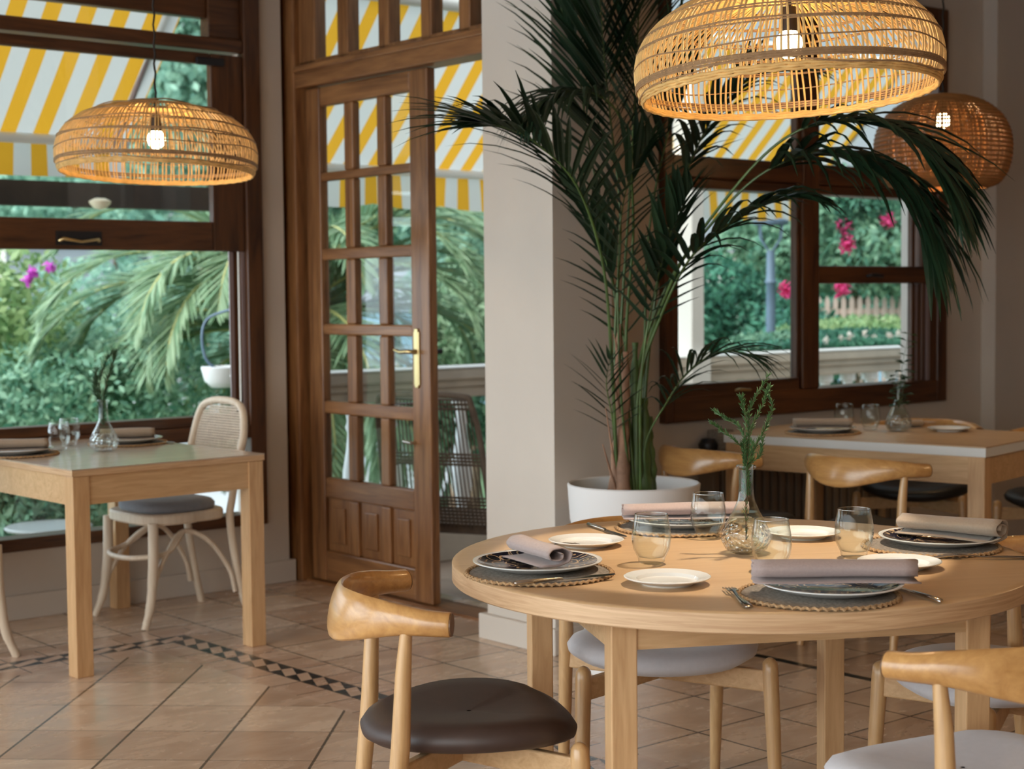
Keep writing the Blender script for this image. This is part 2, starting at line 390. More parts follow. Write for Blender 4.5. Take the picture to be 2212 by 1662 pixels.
# --- window_1
w1 = sroot('window_1')
def fr(s0, s1, z0, z1, t0, t1): return (s0, s1, t0, t1, z0, z1)
def boxes(lst):
    mb = MB()
    for b_ in lst: mb.box(*b_)
    return mb
def window1(root, s0, s1, full=True):
    tf, tb = TL-.03, TL+.10
    boxes([(s1-.085, s1, tf, TL+.035, .29, 2.86), (s0, s0+.085, tf, tb, .29, 2.86)]).build('frame_stile', M_frame, root, bevel=.006)
    boxes([(s0+.085, s1-.085, tf+.01, tb, .29, .345), (s0+.085, s1-.085, tf+.012, tb, 2.72, 2.86),
           (s0+.085, s1-.085, tf, tb-.01, .70, .765), (s0+.085, s1-.085, tf+.012, tb, 2.475, 2.535)]).build('frame_rail', M_frameh, root, bevel=.006)
    boxes([(s0+.085, s1-.085, TL+.0, TL+.09, .765, .812)]).build('sill_rail', M_frameh, root, bevel=.004)
    # raised sash, inner plane
    a0, a1 = s0+.16, s1-.087
    boxes([(a1-.165, a1, TL-.012, TL+.03, 1.566, 2.462)]+[(a0-.07, a0+.1, TL-.012, TL+.03, 1.566, 2.462)]).build('sash_stile', M_frame, root, bevel=.008)
    h = boxes([(a0+.1, a1-.165, TL-.011, TL+.029, 1.566, 1.70), (a0+.1, a1-.165, TL-.011, TL+.029, 2.412, 2.462)]).build('sash_rail', M_frameh, root, bevel=.008)
    if full:
        hb = MB().tube([(2.99, TL-.018, 1.605), (3.0, TL-.035, 1.612), (3.08, TL-.04, 1.600), (3.16, TL-.035, 1.612), (3.17, TL-.018, 1.605)], [.009, .008, .006, .008, .009], 8)
        hb.build('handle', M_brass, h, smooth=50, label='old brass pull handle')
        MB().box(2.975, 3.185, TL-.017, TL-.011, 1.585, 1.645).build('handle_plate', M_iron, h)
        MB().box(3.66, 3.80, TL-.03, TL-.012, 2.405, 2.44).build('latch', M_iron, h, bevel=.004)
    boxes([(a1-.041, a1-.017, TL+.034, TL+.038, .812, 1.70), (a1-.012, a1, TL+.002, TL+.03, .812, 1.6)]).build('track', M_frame, root)
    MB().box(a1-.064, a1-.041, TL+.03, TL+.036, .812, 1.6).box(a1-.017, a1-.0, TL-.002, TL+.002, .812, 1.565).build('sash_track', M_alu, root, label='pale metal sash track')
    MB().box(a0+.1, a1-.165, TL+.006, TL+.010, 1.70, 2.412).build('pane', M_pane, root)
    MB().box(s0+.085, s1-.25, TL+.05, TL+.054, 2.535, 2.625).build('pane', M_pane, root)
    MB().box(s0+.085, s1-.09, TL+.06, TL+.064, .345, .70).build('pane', M_pane, root)
    boxes([(s1-.25, s1-.085, TL+.0, TL+.08, 2.535, 2.72), (s0+.085, s1-.25, TL+.02, TL+.08, 2.625, 2.72)]).build('fanlight_frame', M_frameh, root, bevel=.006)
window1(w1, .86, 3.99)
w3 = sroot('window_3'); window1(w3, -2.6, .36, False)
# --- door_1 in the plane s = 4.2
d1_ = sroot('door_1')
SD = 4.2
boxes([(SD-.045, SD+.09, 6.50, 6.60, 0, 3.0), (SD-.075, SD-.03, 6.60, 6.66, 0, 3.0), (SD-.06, SD+.10, 6.60, 6.80, 0, 3.0), (SD-.045, SD+.09, 4.98, 5.05, 0, 3.0)]).build('frame_stile', M_door, d1_, bevel=.008)
boxes([(SD-.04, SD+.09, 5.05, 6.50, 2.33, 2.43), (SD-.055, SD+.03, 5.05, 6.50, 2.40, 2.43), (SD-.03, SD+.08, 5.05, 6.50, 2.92, 3.05)]).build('header', M_doorh, d1_, bevel=.006)
mu = [(6.365, 6.50), (6.095, 6.18), (5.78, 5.86), (5.475, 5.55), (5.215, 5.29)]
boxes([(SD-.015, SD+.05, a, b_, 2.43, 2.92) for a, b_ in mu]+[(SD-.015, SD+.05, 5.14, 6.50, 2.43, 2.455)]).build('transom_bar', M_door, d1_, bevel=.005)
MB().box(SD+.015, SD+.019, 5.14, 6.5, 2.455, 2.92).build('transom_pane', M_pane, d1_)
MB().box(SD-.02, SD+.14, 5.06, 6.6, 0, .012).build('threshold', M_doorh, d1_)
MB().lathe([(0, .012), (.018, .010), (.02, 0)], 12).build('bolt_cover', M_iron, d1_, loc=(SD-.09, 6.645, 2.42))
lf = MB()
S0, S1 = SD-.0, SD+.045
cols = [(6.165, 6.36), (5.908, 6.092), (5.662, 5.842)]
rows = [(1.93, 2.236), (1.577, 1.89), (1.227, 1.525), (.867, 1.177), (.506, .808)]
stl = [(S0, S1, 6.36, 6.478, .015, 2.325), (S0, S1, 5.532, 5.662, .015, 2.325)]
boxes(stl).build('leaf_stile', M_door, d1_, bevel=.006)
rl = [(2.236, 2.325), (1.89, 1.93), (1.525, 1.577), (1.177, 1.227), (.808, .867), (.411, .506), (.015, .158)]
boxes([(S0+.003, S1-.003, 5.662, 6.36, a, b_) for a, b_ in rl]).build('leaf_rail', M_doorh, d1_, bevel=.007)
boxes([(S0+.002, S1-.002, a, b_, z0, z1) for a, b_ in ((6.092, 6.165), (5.842, 5.908)) for z0, z1 in rows+[(.158, .411)]]).build('leaf_muntin', M_door, d1_, bevel=.007)
for a, b_ in cols:
    pn = MB().box(S0+.016, S1-.016, a, b_, .158, .411).box(S0+.006, S0+.018, a+.045, b_-.045, .20, .37)
    pn.build('leaf_panel', M_door, d1_, bevel=.005)
    for z0, z1 in rows: MB().box(S0+.02, S0+.024, a, b_, z0, z1).build('leaf_pane', M_pane, d1_)
hp = MB().box(S0-.007, S0, 5.60, 5.645, .965, 1.20).lathe([(0, 1), (.1, 1)], 4).build('handle_plate', M_brass, d1_, bevel=.004) if False else MB().box(S0-.007, S0, 5.602, 5.642, .965, 1.20).box(S0-.009, S0, 5.61, 5.634, .955, 1.213).build('handle_plate', M_brass, d1_, bevel=.003)
MB().tube([(S0, 5.622, 1.112), (S0-.03, 5.622, 1.112), (S0-.045, 5.640, 1.114), (S0-.045, 5.69, 1.110), (S0-.045, 5.73, 1.120)], [.012, .010, .009, .008, .006], 10).build('lever', M_brass, hp, smooth=50)
MB().tube([(S1, 5.58, 1.112), (S1+.05, 5.575, 1.112)], [.008, .011], 10).build('door_knob', M_iron, d1_, smooth=50)
MB().tube([(S0, 5.64, .715), (S0-.03, 5.64, .715), (S0-.032, 5.69, .72)], .007, 8).build('latch', M_steel, d1_, smooth=50)
# --- window_2
w2 = sroot('window_2')
a, b_ = TR-.035, TR+.10
boxes([(5.005, 5.06, a, b_, .79, 2.78), (6.985, 7.065, a, TR+.04, .79, 2.78), (5.925, 6.045, a, TR+.03, .90, 2.70), (5.905, 5.925, a+.02, TR+.03, .90, 2.70)]).build('frame_stile', M_frame, w2, bevel=.007)
boxes([(5.06, 6.985, a, b_, .79, .90), (5.06, 6.985, a, b_, 2.70, 2.78), (5.06, 6.985, a+.005, b_, 1.86, 1.955), (5.06, 5.905, a+.02, b_, 1.815, 1.86), (6.045, 6.985, a+.02, b_, 1.815, 1.86)]).build('frame_rail', M_frameh, w2, bevel=.007)
r2 = boxes([(5.095, 5.905, TR-.03, TR+.03, .865, .955)]).build('sash_rail', M_frameh, w2, bevel=.006)
MB().tube([(5.46, TR-.03, .915), (5.465, TR-.05, .92), (5.54, TR-.05, .915), (5.55, TR-.03, .915)], .007, 8).build('handle', M_brass, r2, smooth=50)
boxes([(5.06, 5.095, TR-.03, TR+.03, .865, 1.82)]).build('sash_stile', M_frame, w2, bevel=.005)
r3 = boxes([(6.045, 6.945, TR-.032, TR+.03, 1.394, 1.478)]).build('sash_rail', M_frameh, w2, bevel=.006)
MB().tube([(6.40, TR-.035, 1.43), (6.405, TR-.055, 1.435), (6.50, TR-.055, 1.43), (6.51, TR-.035, 1.43)], .008, 8).build('handle', M_iron, r3, smooth=50)
boxes([(6.812, 6.838, TR-.0, TR+.03, .90, 1.82), (6.87, 6.985, TR-.02, TR+.04, .90, 1.82)]).build('sash_stile', M_frame, w2, bevel=.005)
boxes([(6.842, 6.860, TR+.0, TR+.03, .90, 1.39), (6.900, 6.925, TR-.028, TR+.0, .90, 1.39)]).build('sash_track', M_alu, w2, label='pale metal sash track')
for q_ in ((5.095, 5.905, .955, 1.815), (6.045, 6.815, .90, 1.394), (6.045, 6.815, 1.478, 1.815), (5.06, 5.905, 1.955, 2.70), (6.045, 6.985, 1.955, 2.70)):
    MB().box(q_[0], q_[1], TR+.01, TR+.014, q_[2], q_[3]).build('pane', M_pane, w2)
# radiator under window_2
rt = thing('radiator', W(5.9, 4.86, 0), RA, 'dull brown ribbed radiator on the wall under the right window', 'radiator')
mb = MB()
for k in range(26): mb.box(-.70+k*.055, -.70+k*.055+.038, -.05, .05, .10, .66)
mb.build('ribs', M_rad, rt, bevel=.008); MB().box(-.70, .725, -.03, .03, .12, .16).box(-.70, .725, -.03, .03, .60, .64).build('header_pipe', M_rad, rt)
MB().box(-.69, -.66, -.02, .02, 0, .1).build('foot', M_rad, rt); MB().box(.67, .70, -.02, .02, 0, .1).build('foot', M_rad, rt)
bx_ = MB().box(-.05, .05, -.035, .035, 0, .09).build('storage_box', M_jute, None, loc=W(5.30, 4.865, .66), rotz=RA, bevel=.004)
tag(bx_, 'small grey box standing on the left end of the radiator', 'box')
st_ = MB().lathe([(0, 0), (.035, .0), (.045, .03), (.03, .055), (0, .06)], 12).build('pebble', M_iron, None, loc=W(5.215, 4.86, .66), rotz=RA, smooth=60)
tag(st_, 'dark round pebble on the radiator left of the grey box', 'stone')
# ================================================================ FURNITURE
def dining_table(name, loc, rotz, lx, ly, h, tt, leg, apron, inset, mt, me, ml, label, cat='table', ex=0.0):
    t_ = thing(name, loc, rotz, label, cat)
    MB().box(0, lx, 0, ly, h-.004, h).build('tabletop', mt, t_)
    MB().box(0, lx, 0, ly, h-tt, h-.0045).build('top_edge', me, t_, bevel=.0015)
    i = inset
    for x_ in (i, lx-i-leg):
        for y_ in (i, ly-i-leg): MB().box(x_, x_+leg, y_, y_+leg, 0, h-tt).build('leg', ml, t_, bevel=.003)
    for q_ in ((i+leg, lx-i-leg, i+.006, i+.026), (i+leg, lx-i-leg, ly-i-.026, ly-i-.006), (i+.006, i+.026, i+leg, ly-i-leg), (lx-i-.026, lx-i-.006, i+leg, ly-i-leg)):
        MB().box(q_[0], q_[1], q_[2], q_[3], h-tt-apron, h-tt).build('apron', M_oakh, t_)
    return t_
lt = dining_table('dining_table', W(2.478, 5.365), RA+R(2), .808, 1.14, .75, .026, .066, .105, .004, M_topl, M_ply, M_oak, 'oblong pale wood table with glossy top in front of the left window')
M_lam = plain('white_laminate_edge', (.72, .72, .71), .5)
M_topg = wood('right_top_veneer', (.46, .29, .15), (.56, .37, .20), .34, 'X', .7)
rt_ = dining_table('dining_table', (.911, 6.961, 0), R(-39.3), 1.18, .76, .75, .040, .07, .11, .006, M_topg, M_lam, M_oak, 'oblong table with white edge beneath the right window')
# round table
TC = Vector((.516, 3.686, 0)); TRZ = R(90-78.65)
rt0 = thing('round_table', TC, TRZ, 'large round birch dining table laid for four in the foreground', 'table')
MB().lathe([(0, .750), (.640, .750), (.6545, .7492), (.6575, .7465)], 96).build('tabletop', M_topr, rt0, smooth=40)
MB().lathe([(.6575, .7465), (.6578, .71), (.655, .7075), (.5, .7075), (0, .7075)], 96).build('top_edge', M_ply, rt0, smooth=40, label='laminated birch plywood edge')
A_, B_ = .412, .055
for x_ in (-A_, A_-B_):
    for y_ in (-A_, A_-B_): MB().box(x_, x_+B_, y_, y_+B_, 0, .7075).build('leg', M_oak, rt0, bevel=.003)
for q_ in ((-A_+B_, A_-B_, -A_+.004, -A_+.024), (-A_+B_, A_-B_, A_-.024, A_-.004), (-A_+.004, -A_+.024, -A_+B_, A_-B_), (A_-.024, A_-.004, -A_+B_, A_-B_)):
    MB().box(q_[0], q_[1], q_[2], q_[3], .640, .7075).build('apron', M_oakh, rt0)
# elbow chair, front = +y
def outline(a):   # seat outline radius by angle
    x_, y_ = math.cos(a), math.sin(a)
    ex = .245
    ey = .225 if y_ > 0 else .235
    n_ = 2.5
    r_ = (abs(x_/ex)**n_+abs(y_/ey)**n_)**(-1/n_)
    X_, Y_ = r_*x_, r_*y_
    if Y_ < 0: X_ *= 1-.30*(-Y_/.235)**1.3
    else: X_ *= 1+.04*(Y_/.225)
    return X_, Y_
def seat_mesh():
    mb = MB(); n_ = 48; vs = []; rings = []
    for k, (f_, z_) in enumerate(((.02, .455), (.35, .456), (.65, .462), (.85, .462), (.95, .452), (1.0, .435), (.985, .420), (.90, .408), (.72, .398), (.4, .392), (.02, .391))):
        for i in range(n_):
            X_, Y_ = outline(2*math.pi*i/n_); lift = .018*abs(X_/.25)**2+.006*max(0, Y_/.22)*0-.004*(Y_ > .18)
            vs.append((X_*f_, Y_*f_, z_+lift*f_))
    fs = [(r_*n_+i, r_*n_+(i+1) % n_, (r_+1)*n_+(i+1) % n_, (r_+1)*n_+i) for r_ in range(10) for i in range(n_)]
    mb.add(vs, fs); return mb
def back_mesh():
    half = [(-.262, -.092, .700, .0250, .0255), (-.243, -.135, .702, .0250, .027), (-.216, -.176, .705, .023, .031), (-.176, -.217, .703, .0195, .038), (-.124, -.252, .698, .0165, .046), (-.064, -.276, .692, .0148, .053), (0, -.284, .689, .014, .055)]
    full = half+[(-x_, y_, z_, a_, b2) for x_, y_, z_, a_, b2 in half[-2::-1]]
    c_ = spline([f_[:3] for f_ in full], 6); ra = spline([(f_[3], f_[4], 0) for f_ in full], 6)
    mb = MB(); n_ = 16; vs = []
    m_ = len(c_)
    def ringat(p_, d_, a_, b2, sh=1.0, off=0):
        nrm = Vector((d_.y, -d_.x, 0)).normalized(); up = Vector((0, 0, 1))
        k_ = max(0, (b2-.03)/.024)
        for j in range(n_):
            an = 2*math.pi*j/n_; ca, sa = math.cos(an), math.sin(an)
            vs.append(p_+d_*off+(nrm*ca*a_+up*sa*b2+nrm*(sa*-.012*k_))*sh)
    for i, p_ in enumerate(c_):
        d_ = c_[min(i+1, m_-1)]-c_[max(i-1, 0)]; d_.z = 0; d_.normalize()
        if i == 0: ringat(p_, d_, ra[i].x, ra[i].y, .96, -.0025)
        ringat(p_, d_, ra[i].x, ra[i].y)
        if i == m_-1: ringat(p_, d_, ra[i].x, ra[i].y, .96, .0025)
    m2 = m_+2
    fs = [(i*n_+j, i*n_+(j+1) % n_, (i+1)*n_+(j+1) % n_, (i+1)*n_+j) for i in range(m2-1) for j in range(n_)]
    fs += [tuple(range(n_))[::-1], tuple((m2-1)*n_+j for j in range(n_))]
    return mb.add(vs, fs)
def make_elbow(loc, rz, label, mseat, group):
    t_ = thing('elbow_chair', loc, rz, label, 'chair', group)
    seat_mesh().build('seat', mseat, t_, smooth=60)
    back_mesh().build('backrest', M_ash, t_, smooth=38)
    for s_ in (-1, 1):
        MB().tube([(s_*.2625, -.0910, .700), (s_*.2642, -.0870, .700)], .0232, 20).build('arm_end', M_endg, t_, label='dark end grain disc')
        MB().tube([(s_*.252, .200, 0), (s_*.245, .19, .25), (s_*.240, .182, .40), (s_*.2395, .181, .424), (s_*.239, .180, .433), (s_*.239, .180, .437)], [.0145, .019, .0205, .019, .012, .004], 16).build('front_leg', M_ashz, t_, smooth=50)
        MB().tube([(s_*.215, -.235, 0), (s_*.212, -.205, .25), (s_*.212, -.185, .45), (s_*.214, -.178, .600), (s_*.219, -.172, .685)], [.0135, .0185, .020, .0165, .0125], 16).build('rear_leg', M_ashz, t_, smooth=50)
        MB().obox((s_*.235, .178), (-s_*.205, -.19), .022, .350, (.405, .405)).build('seat_board', M_oakh, t_, bevel=.004)
    return t_
fz = lambda a_: R(-a_)
def off(x_, y_, az, fwd): return (x_+fwd*math.sin(R(az)), y_+fwd*math.cos(R(az)), 0)
G1 = 'elbow chairs around the round table'; G2 = 'elbow chairs around the oblong table by the right window'
ch1 = make_elbow((-.10, 3.463, 0), fz(76.6), 'honey wood elbow chair with dark brown leather seat left of the round table', M_dleather, G1)
ch2 = dup(ch1, (.378, 4.168, 0), fz(171), 'elbow chair with pale grey seat tucked under the far side of the round table', G1, {'seat': M_gfab})
ch5 = dup(ch2, (1.15, 3.80, 0), fz(-106), 'elbow chair with pale grey seat tucked in at the right of the round table', G1)
ch4 = dup(ch2, (.845, 3.012, 0), fz(-28), 'nearest elbow chair with mauve grey seat, backrest cut by the right frame edge', G1)
ch7 = dup(ch1, (1.417, 6.14, 0), fz(50), 'elbow chair backing the viewer at the right end of the white edged table', G2, {'seat': M_black})
ch6 = dup(ch7, (.89, 6.525, 0), fz(56), 'elbow chair half hidden by the round table vase, right of the white planter', G2)
ch8 = dup(ch7, (1.88, 7.48, 0), fz(206), 'black seated elbow chair beyond the white edged table, near its middle', G2)
ch9 = dup(ch7, (2.42, 7.06, 0), fz(214), 'black seated elbow chair beyond the white edged table, cut by the right frame edge', G2)
# bentwood chair with cane back, front = +y
def make_cane(loc, rz, label, group):
    t_ = thing('cane_back_chair', loc, rz, label, 'chair', group)
    mb = MB(); n_ = 40; vs = []
    for f_, z_ in ((.80, .462), (.97, .462), (1, .455), (1, .425), (.97, .418), (.80, .418)):
        for i in range(n_):
            a_ = 2*math.pi*i/n_; x_, y_ = math.cos(a_), math.sin(a_); r_ = (abs(x_/.215)**4+abs(y_/.205)**4)**-.25
            vs.append((r_*x_*f_*(1-.08*(y_ < 0)), r_*y_*f_, z_))
    mb.add(vs, [(r_*n_+i, r_*n_+(i+1) % n_, (r_+1)*n_+(i+1) % n_, (r_+1)*n_+i) for r_ in range(5) for i in range(n_)]+[tuple(range(n_)), tuple(5*n_+i for i in range(n_))[::-1]])
    mb.build('seat', M_beech, t_, smooth=40)
    mb = MB(); vs = []
    for f_, z_ in ((.02, .508), (.7, .508), (.9, .502), (.97, .488), (.97, .474), (.93, .463), (.02, .462)):
        for i in range(n_):
            a_ = 2*math.pi*i/n_; x_, y_ = math.cos(a_), math.sin(a_); r_ = (abs(x_/.195)**3+abs(y_/.185)**3)**(-1/3)
            vs.append((r_*x_*f_, r_*y_*f_, z_))
    mb.add(vs, [(r_*n_+i, r_*n_+(i+1) % n_, (r_+1)*n_+(i+1) % n_, (r_+1)*n_+i) for r_ in range(6) for i in range(n_)])
    mb.build('seat_cushion', M_cush, t_, smooth=60, label='slate grey round seat cushion')
    for s_ in (-1, 1):
        MB().tube(spline([(s_*.19, .175, .43), (s_*.192, .18, .25), (s_*.20, .20, .10), (s_*.212, .235, 0)], 5), [.021]*8+[.019]*4+[.016]*4, 12).build('front_leg', M_beech, t_, smooth=50)
    # rear legs and hoop back in one bent piece each side
    pts = [(-.19, -.275, 0), (-.18, -.235, .16), (-.178, -.20, .40), (-.178, -.212, .50), (-.195, -.235, .66), (-.20, -.26, .76), (-.168, -.28, .865), (-.10, -.288, .900), (0, -.29, .908)]
    hoop = pts+[(-x_, y_, z_) for x_, y_, z_ in pts[-2::-1]]
    MB().tube(spline(hoop, 6), .0165, 12).build('back_hoop', M_beech, t_, smooth=50)
    # cane panel: strips both ways
    mb = MB()
    def bk(z_): return -.212-(z_-.50)*.20
    def hw(z_): return min(.195, .172+(z_-.52)*.2) if z_ < .80 else max(0.0, .195*math.sqrt(max(0, 1-((z_-.80)/.100)**2)))
    for k in range(32):
        z_ = .545+k*.0112; h_ = hw(z_)
        if h_ > .02: mb.box(-h_, h_, bk(z_)-.0015, bk(z_)+.0015, z_-.0026, z_+.0026)
    for k in range(-16, 17):
        x_ = k*.0118; zs = [z_ for z_ in [.54+i*.02 for i in range(20)] if hw(z_) > abs(x_)]
        if len(zs) > 1: mb.tube([(x_, bk(z_)+.001, z_) for z_ in zs], .0024, 4)
    mb.build('cane_panel', M_cane, t_)
    MB().tube([(-.18, -.213, .535), (.18, -.213, .535)], .012, 8).build('back_rail', M_beech, t_, smooth=50)
    # bent stretcher hoops
    for s_ in (-1, 1):
        MB().tube(spline([(s_*.19, .19, .16), (s_*.17, .10, .30), (s_*.13, 0, .375), (s_*.165, -.10, .33), (s_*.180, -.19, .20), (s_*.183, -.215, .10)], 6), .0105, 8).build('stretcher', M_beech, t_, smooth=50)
    MB().tube(spline([(-.13, 0, .375), (-.17, .10, .30), (-.12, .21, .285), (0, .235, .28), (.12, .21, .285), (.17, .10, .30), (.13, 0, .375)], 6), .011, 8).build('stretcher', M_beech, t_, smooth=50)
    return t_
GC = 'cane back chairs at the left table'
cc1 = make_cane(W(3.285, 6.19), RA+R(90+2), 'bleached cane back chair with grey cushion at the right side of the left table', GC)
cc2 = dup(cc1, W(2.235, 6.08), RA+R(-90), 'bleached chair mostly outside the left frame edge beside the left table', GC)
# planter
PC = Vector((.432, 5.76, 0))
pl = thing('planter', PC, 0, 'large round white planter holding the indoor palm beside the corner wall', 'planter')
MB().lathe([(0, .0), (.165, 0), (.175, .06), (.195, .50), (.196, .515), (.222, .53), (.229, .55), (.236, .66), (.238, .676), (.233, .680), (.227, .676), (.222, .60), (.0, .60)], 64).build('bowl', M_pot, pl, smooth=35)
mb = MB(); mb.lathe([(0, .632), (.12, .630), (.221, .622)], 32)
mb.build('soil', M_soil, pl, smooth=60)
# ================================================================ TABLEWARE
ZT = .75
def glass_parts(t_):
    prof = [(0, .006), (.020, .006), (.030, .012), (.041, .035), (.0445, .058), (.043, .078), (.0375, .110), (.0368, .1115), (.0358, .110), (.0415, .078), (.043, .058), (.0395, .037), (.029, .016), (.0, .011)]
    MB().lathe([(0, 0), (.022, 0), (.030, .006)]+prof[2:], 40).build('bowl', M_glass, t_, smooth=60)
    MB().ring(.0366, .1115, .0010, 48, 6).build('rim', M_rim, t_, smooth=60)
gl = []
GG = 'stemless glasses on the round table'
g0 = thing('drinking_glass', (.309, 3.60, ZT), 0, 'stemless glass between the two side plates at the left of the round table', 'glass', GG); glass_parts(g0)
dup(g0, (.481, 3.969, ZT), 0, 'stemless glass in front of the far rolled napkin, left of the vase')
dup(g0, (.562, 3.50, ZT), 0, 'stemless glass directly in front of the crystal vase on the round table')
dup(g0, (.775, 3.656, ZT), 0, 'stemless glass right of the vase, nearest the taupe napkin')
GL = 'glasses on the left table'
dup(g0, (-1.815, 6.455, ZT), 0, 'nearer of the two glasses left of the vase on the left table', GL)
dup(g0, (-1.83, 6.66, ZT), 0, 'farther of the two glasses left of the vase on the left table', GL)
GR = 'glasses on the right table'
dup(g0, (1.46, 7.10, ZT), 0, 'left of the two glasses behind the plate on the white edged table', GR)
dup(g0, (1.56, 7.03, ZT), 0, 'right of the two glasses, next to the vase on the white edged table', GR)
def plate_mesh(r, h, mb, mt, t_, inner):
    if not inner:
        MB().lathe([(0, .0), (r*.60, 0), (r*.64, .004), (r*.82, h*.55), (r, h), (r+.0008, h+.0015), (r-.0015, h+.0025), (r*.80, h*.62+.0045), (r*.72, h*.55+.0040), (r*.665, .0062), (r*.64, .0054), (0, .0050)], 64).build('plate_body', mb, t_, smooth=28); return
    MB().lathe([(0, .0), (r*.55, 0), (r*.60, .004), (r*.80, h*.45), (r, h), (r+.0005, h+.002), (r-.003, h+.0025), (r-.012, h), (r*.82, h*.6+.003), (r*.66, .007), (0, .006)], 64).build('plate_body', mb, t_, smooth=40)
    if inner: MB().lathe([(0, .0066), (r*.66, .0076), (r*.82, h*.6+.0038), (r-.010, h+.0012)], 64).build('painted_face', mt, t_, smooth=50, label='navy glaze with tan scrollwork')
def braid(mb, r, z, rad, n, seed=0):
    rnd = random.Random(seed)
    for k in range(n):
        a_ = 2*math.pi*k/n; d_ = 2*math.pi/n
        for s_ in (0, 1):
            a0, a1 = a_-d_*.15, a_+d_*1.1
            r0, r1 = (r-rad*.8, r+rad*.8) if s_ else (r+rad*.8, r-rad*.8)
            mb.tube([(r0*math.cos(a0), r0*math.sin(a0), z-rad*.2), ((r0+r1)/2*math.cos((a0+a1)/2), (r0+r1)/2*math.sin((a0+a1)/2), z+rad*.5), (r1*math.cos(a1), r1*math.sin(a1), z-rad*.2)], [rad*.45, rad*.62, rad*.45], 5)
    return mb
def make_setting_mat(loc, label, g):
    t_ = thing('placemat', loc, 0, label, 'placemat', g)
    mb = MB().lathe([(0, .0058), (.150, .0058), (.154, .002), (.150, 0.0), (0, 0)], 64); mb.build('mat', M_jute, t_, smooth=40)
    braid(MB(), .1575, .0040, .0052, 62).build('braided_edge', M_braid, t_, smooth=60, label='tan braided straw edge'); return t_
GM = 'woven placemats on the round table'
mats = [((.055, 3.475), 'woven placemat under the leftmost plate of the round table'), ((.425, 4.135), 'woven placemat under the far plate of the round table'),
        ((.605, 3.19), 'woven placemat at the near edge under the long mauve napkin'), ((.985, 3.79), 'woven placemat at the right under the taupe napkin')]
m0 = None
for (x_, y_), lb in mats:
    if m0 is None: m0 = make_setting_mat((x_, y_, ZT), lb, GM)
    else: dup(m0, (x_, y_, ZT), random.Random(x_).random()*6, lb)
GP = 'navy patterned dinner plates on the round table'
pls = [((.052, 3.51), 'patterned navy dinner plate at the left edge of the round table'), ((.435, 4.15), 'dinner plate under the far rolled napkin, behind two glasses'),
       ((.635, 3.205), 'dinner plate nearest the camera under the long mauve napkin'), ((1.01, 3.81), 'patterned dinner plate at the right under the taupe napkin')]
p0 = None
for (x_, y_), lb in pls:
    if p0 is None:
        p0 = thing('dinner_plate', (x_, y_, ZT+.0062), 0, lb, 'plate', GP); plate_mesh(.141, .019, M_porc, M_plate, p0, True)
    else: dup(p0, (x_, y_, ZT+.0062), x_*5, lb)
GS = 'white side plates on the round table'
sps = [((.175, 3.865), 'white side plate behind the left folded napkin, nearest the steel knife'), ((.320, 3.345), 'white side plate nearest the camera, right of the leftmost place setting'),
       ((.715, 3.965), 'white side plate right behind the vase'), ((.845, 3.515), 'white side plate behind the right end of the long napkin')]
s0_ = None
for (x_, y_), lb in sps:
    if s0_ is None:
        s0_ = thing('side_plate', (x_, y_, ZT), 0, lb, 'plate', GS); plate_mesh(.090, .015, M_porc, None, s0_, False)
    else: dup(s0_, (x_, y_, ZT), 0, lb)
# rolled napkins: spiral profile extruded along x
def napkin_mesh(ln, wx, wz, turns=1.8, taper=0.0, seed=0, bulge=.0):
    rnd = random.Random(seed); mb = MB(); prof = []; n_ = 40
    for i in range(n_+1):
        f_ = i/n_; a_ = -math.pi/2+2*math.pi*turns*f_; k_ = 1-.72*f_
        prof.append((wx*k_*math.cos(a_)*(1+.05*math.sin(5*a_)), wz*(k_*math.sin(a_))))
    prof = [(-wx*1.15, -wz*.98), (-wx*.6, -wz*1.0)]+prof
    m_ = 13; vs = []
    for j in range(m_):
        g_ = j/(m_-1); x_ = (g_-.5)*ln; sc2 = 1-taper*g_+bulge*math.sin(math.pi*g_); wv = .0015*math.sin(g_*9+seed)
        for (py_, pz_) in prof: vs.append((x_+.002*math.sin(py_*200+seed), py_*sc2+wv, wz+pz_*sc2*(1+.04*math.sin(g_*7+seed*2))+.0))
    k_ = len(prof)
    fs = [(j*k_+i, j*k_+i+1, (j+1)*k_+i+1, (j+1)*k_+i) for j in range(m_-1) for i in range(k_-1)]
    return mb.add(vs, fs)
def napkin(loc, rz, ln, wx, wz, mat_, label, seed=0, **k):
    o = napkin_mesh(ln, wx, wz, seed=seed, **k).build('rolled_napkin', mat_, None, loc=loc, rotz=rz, smooth=60, solid=.0028)
    return tag(o, label, 'napkin', 'rolled linen napkins')
napkin((.052, 3.54, ZT+.020), R(-64), .205, .042, .024, M_napk, 'mauve napkin folded endwise on the patterned left plate', 1, turns=1.4, taper=.12)
napkin((.445, 4.15, ZT+.029), R(4), .325, .030, .019, M_napk, 'mauve napkin rolled across the far plate behind the glasses', 2, taper=-.1)
napkin((.640, 3.205, ZT+.030), R(-2), .325, .034, .022, M_napk, 'long mauve napkin rolled across the plate nearest the camera', 3)
napkin((1.045, 3.835, ZT+.024), R(-38), .25, .040, .022, M_napk2, 'taupe napkin rolled on the patterned plate at the right of the round table', 4, taper=-.15)
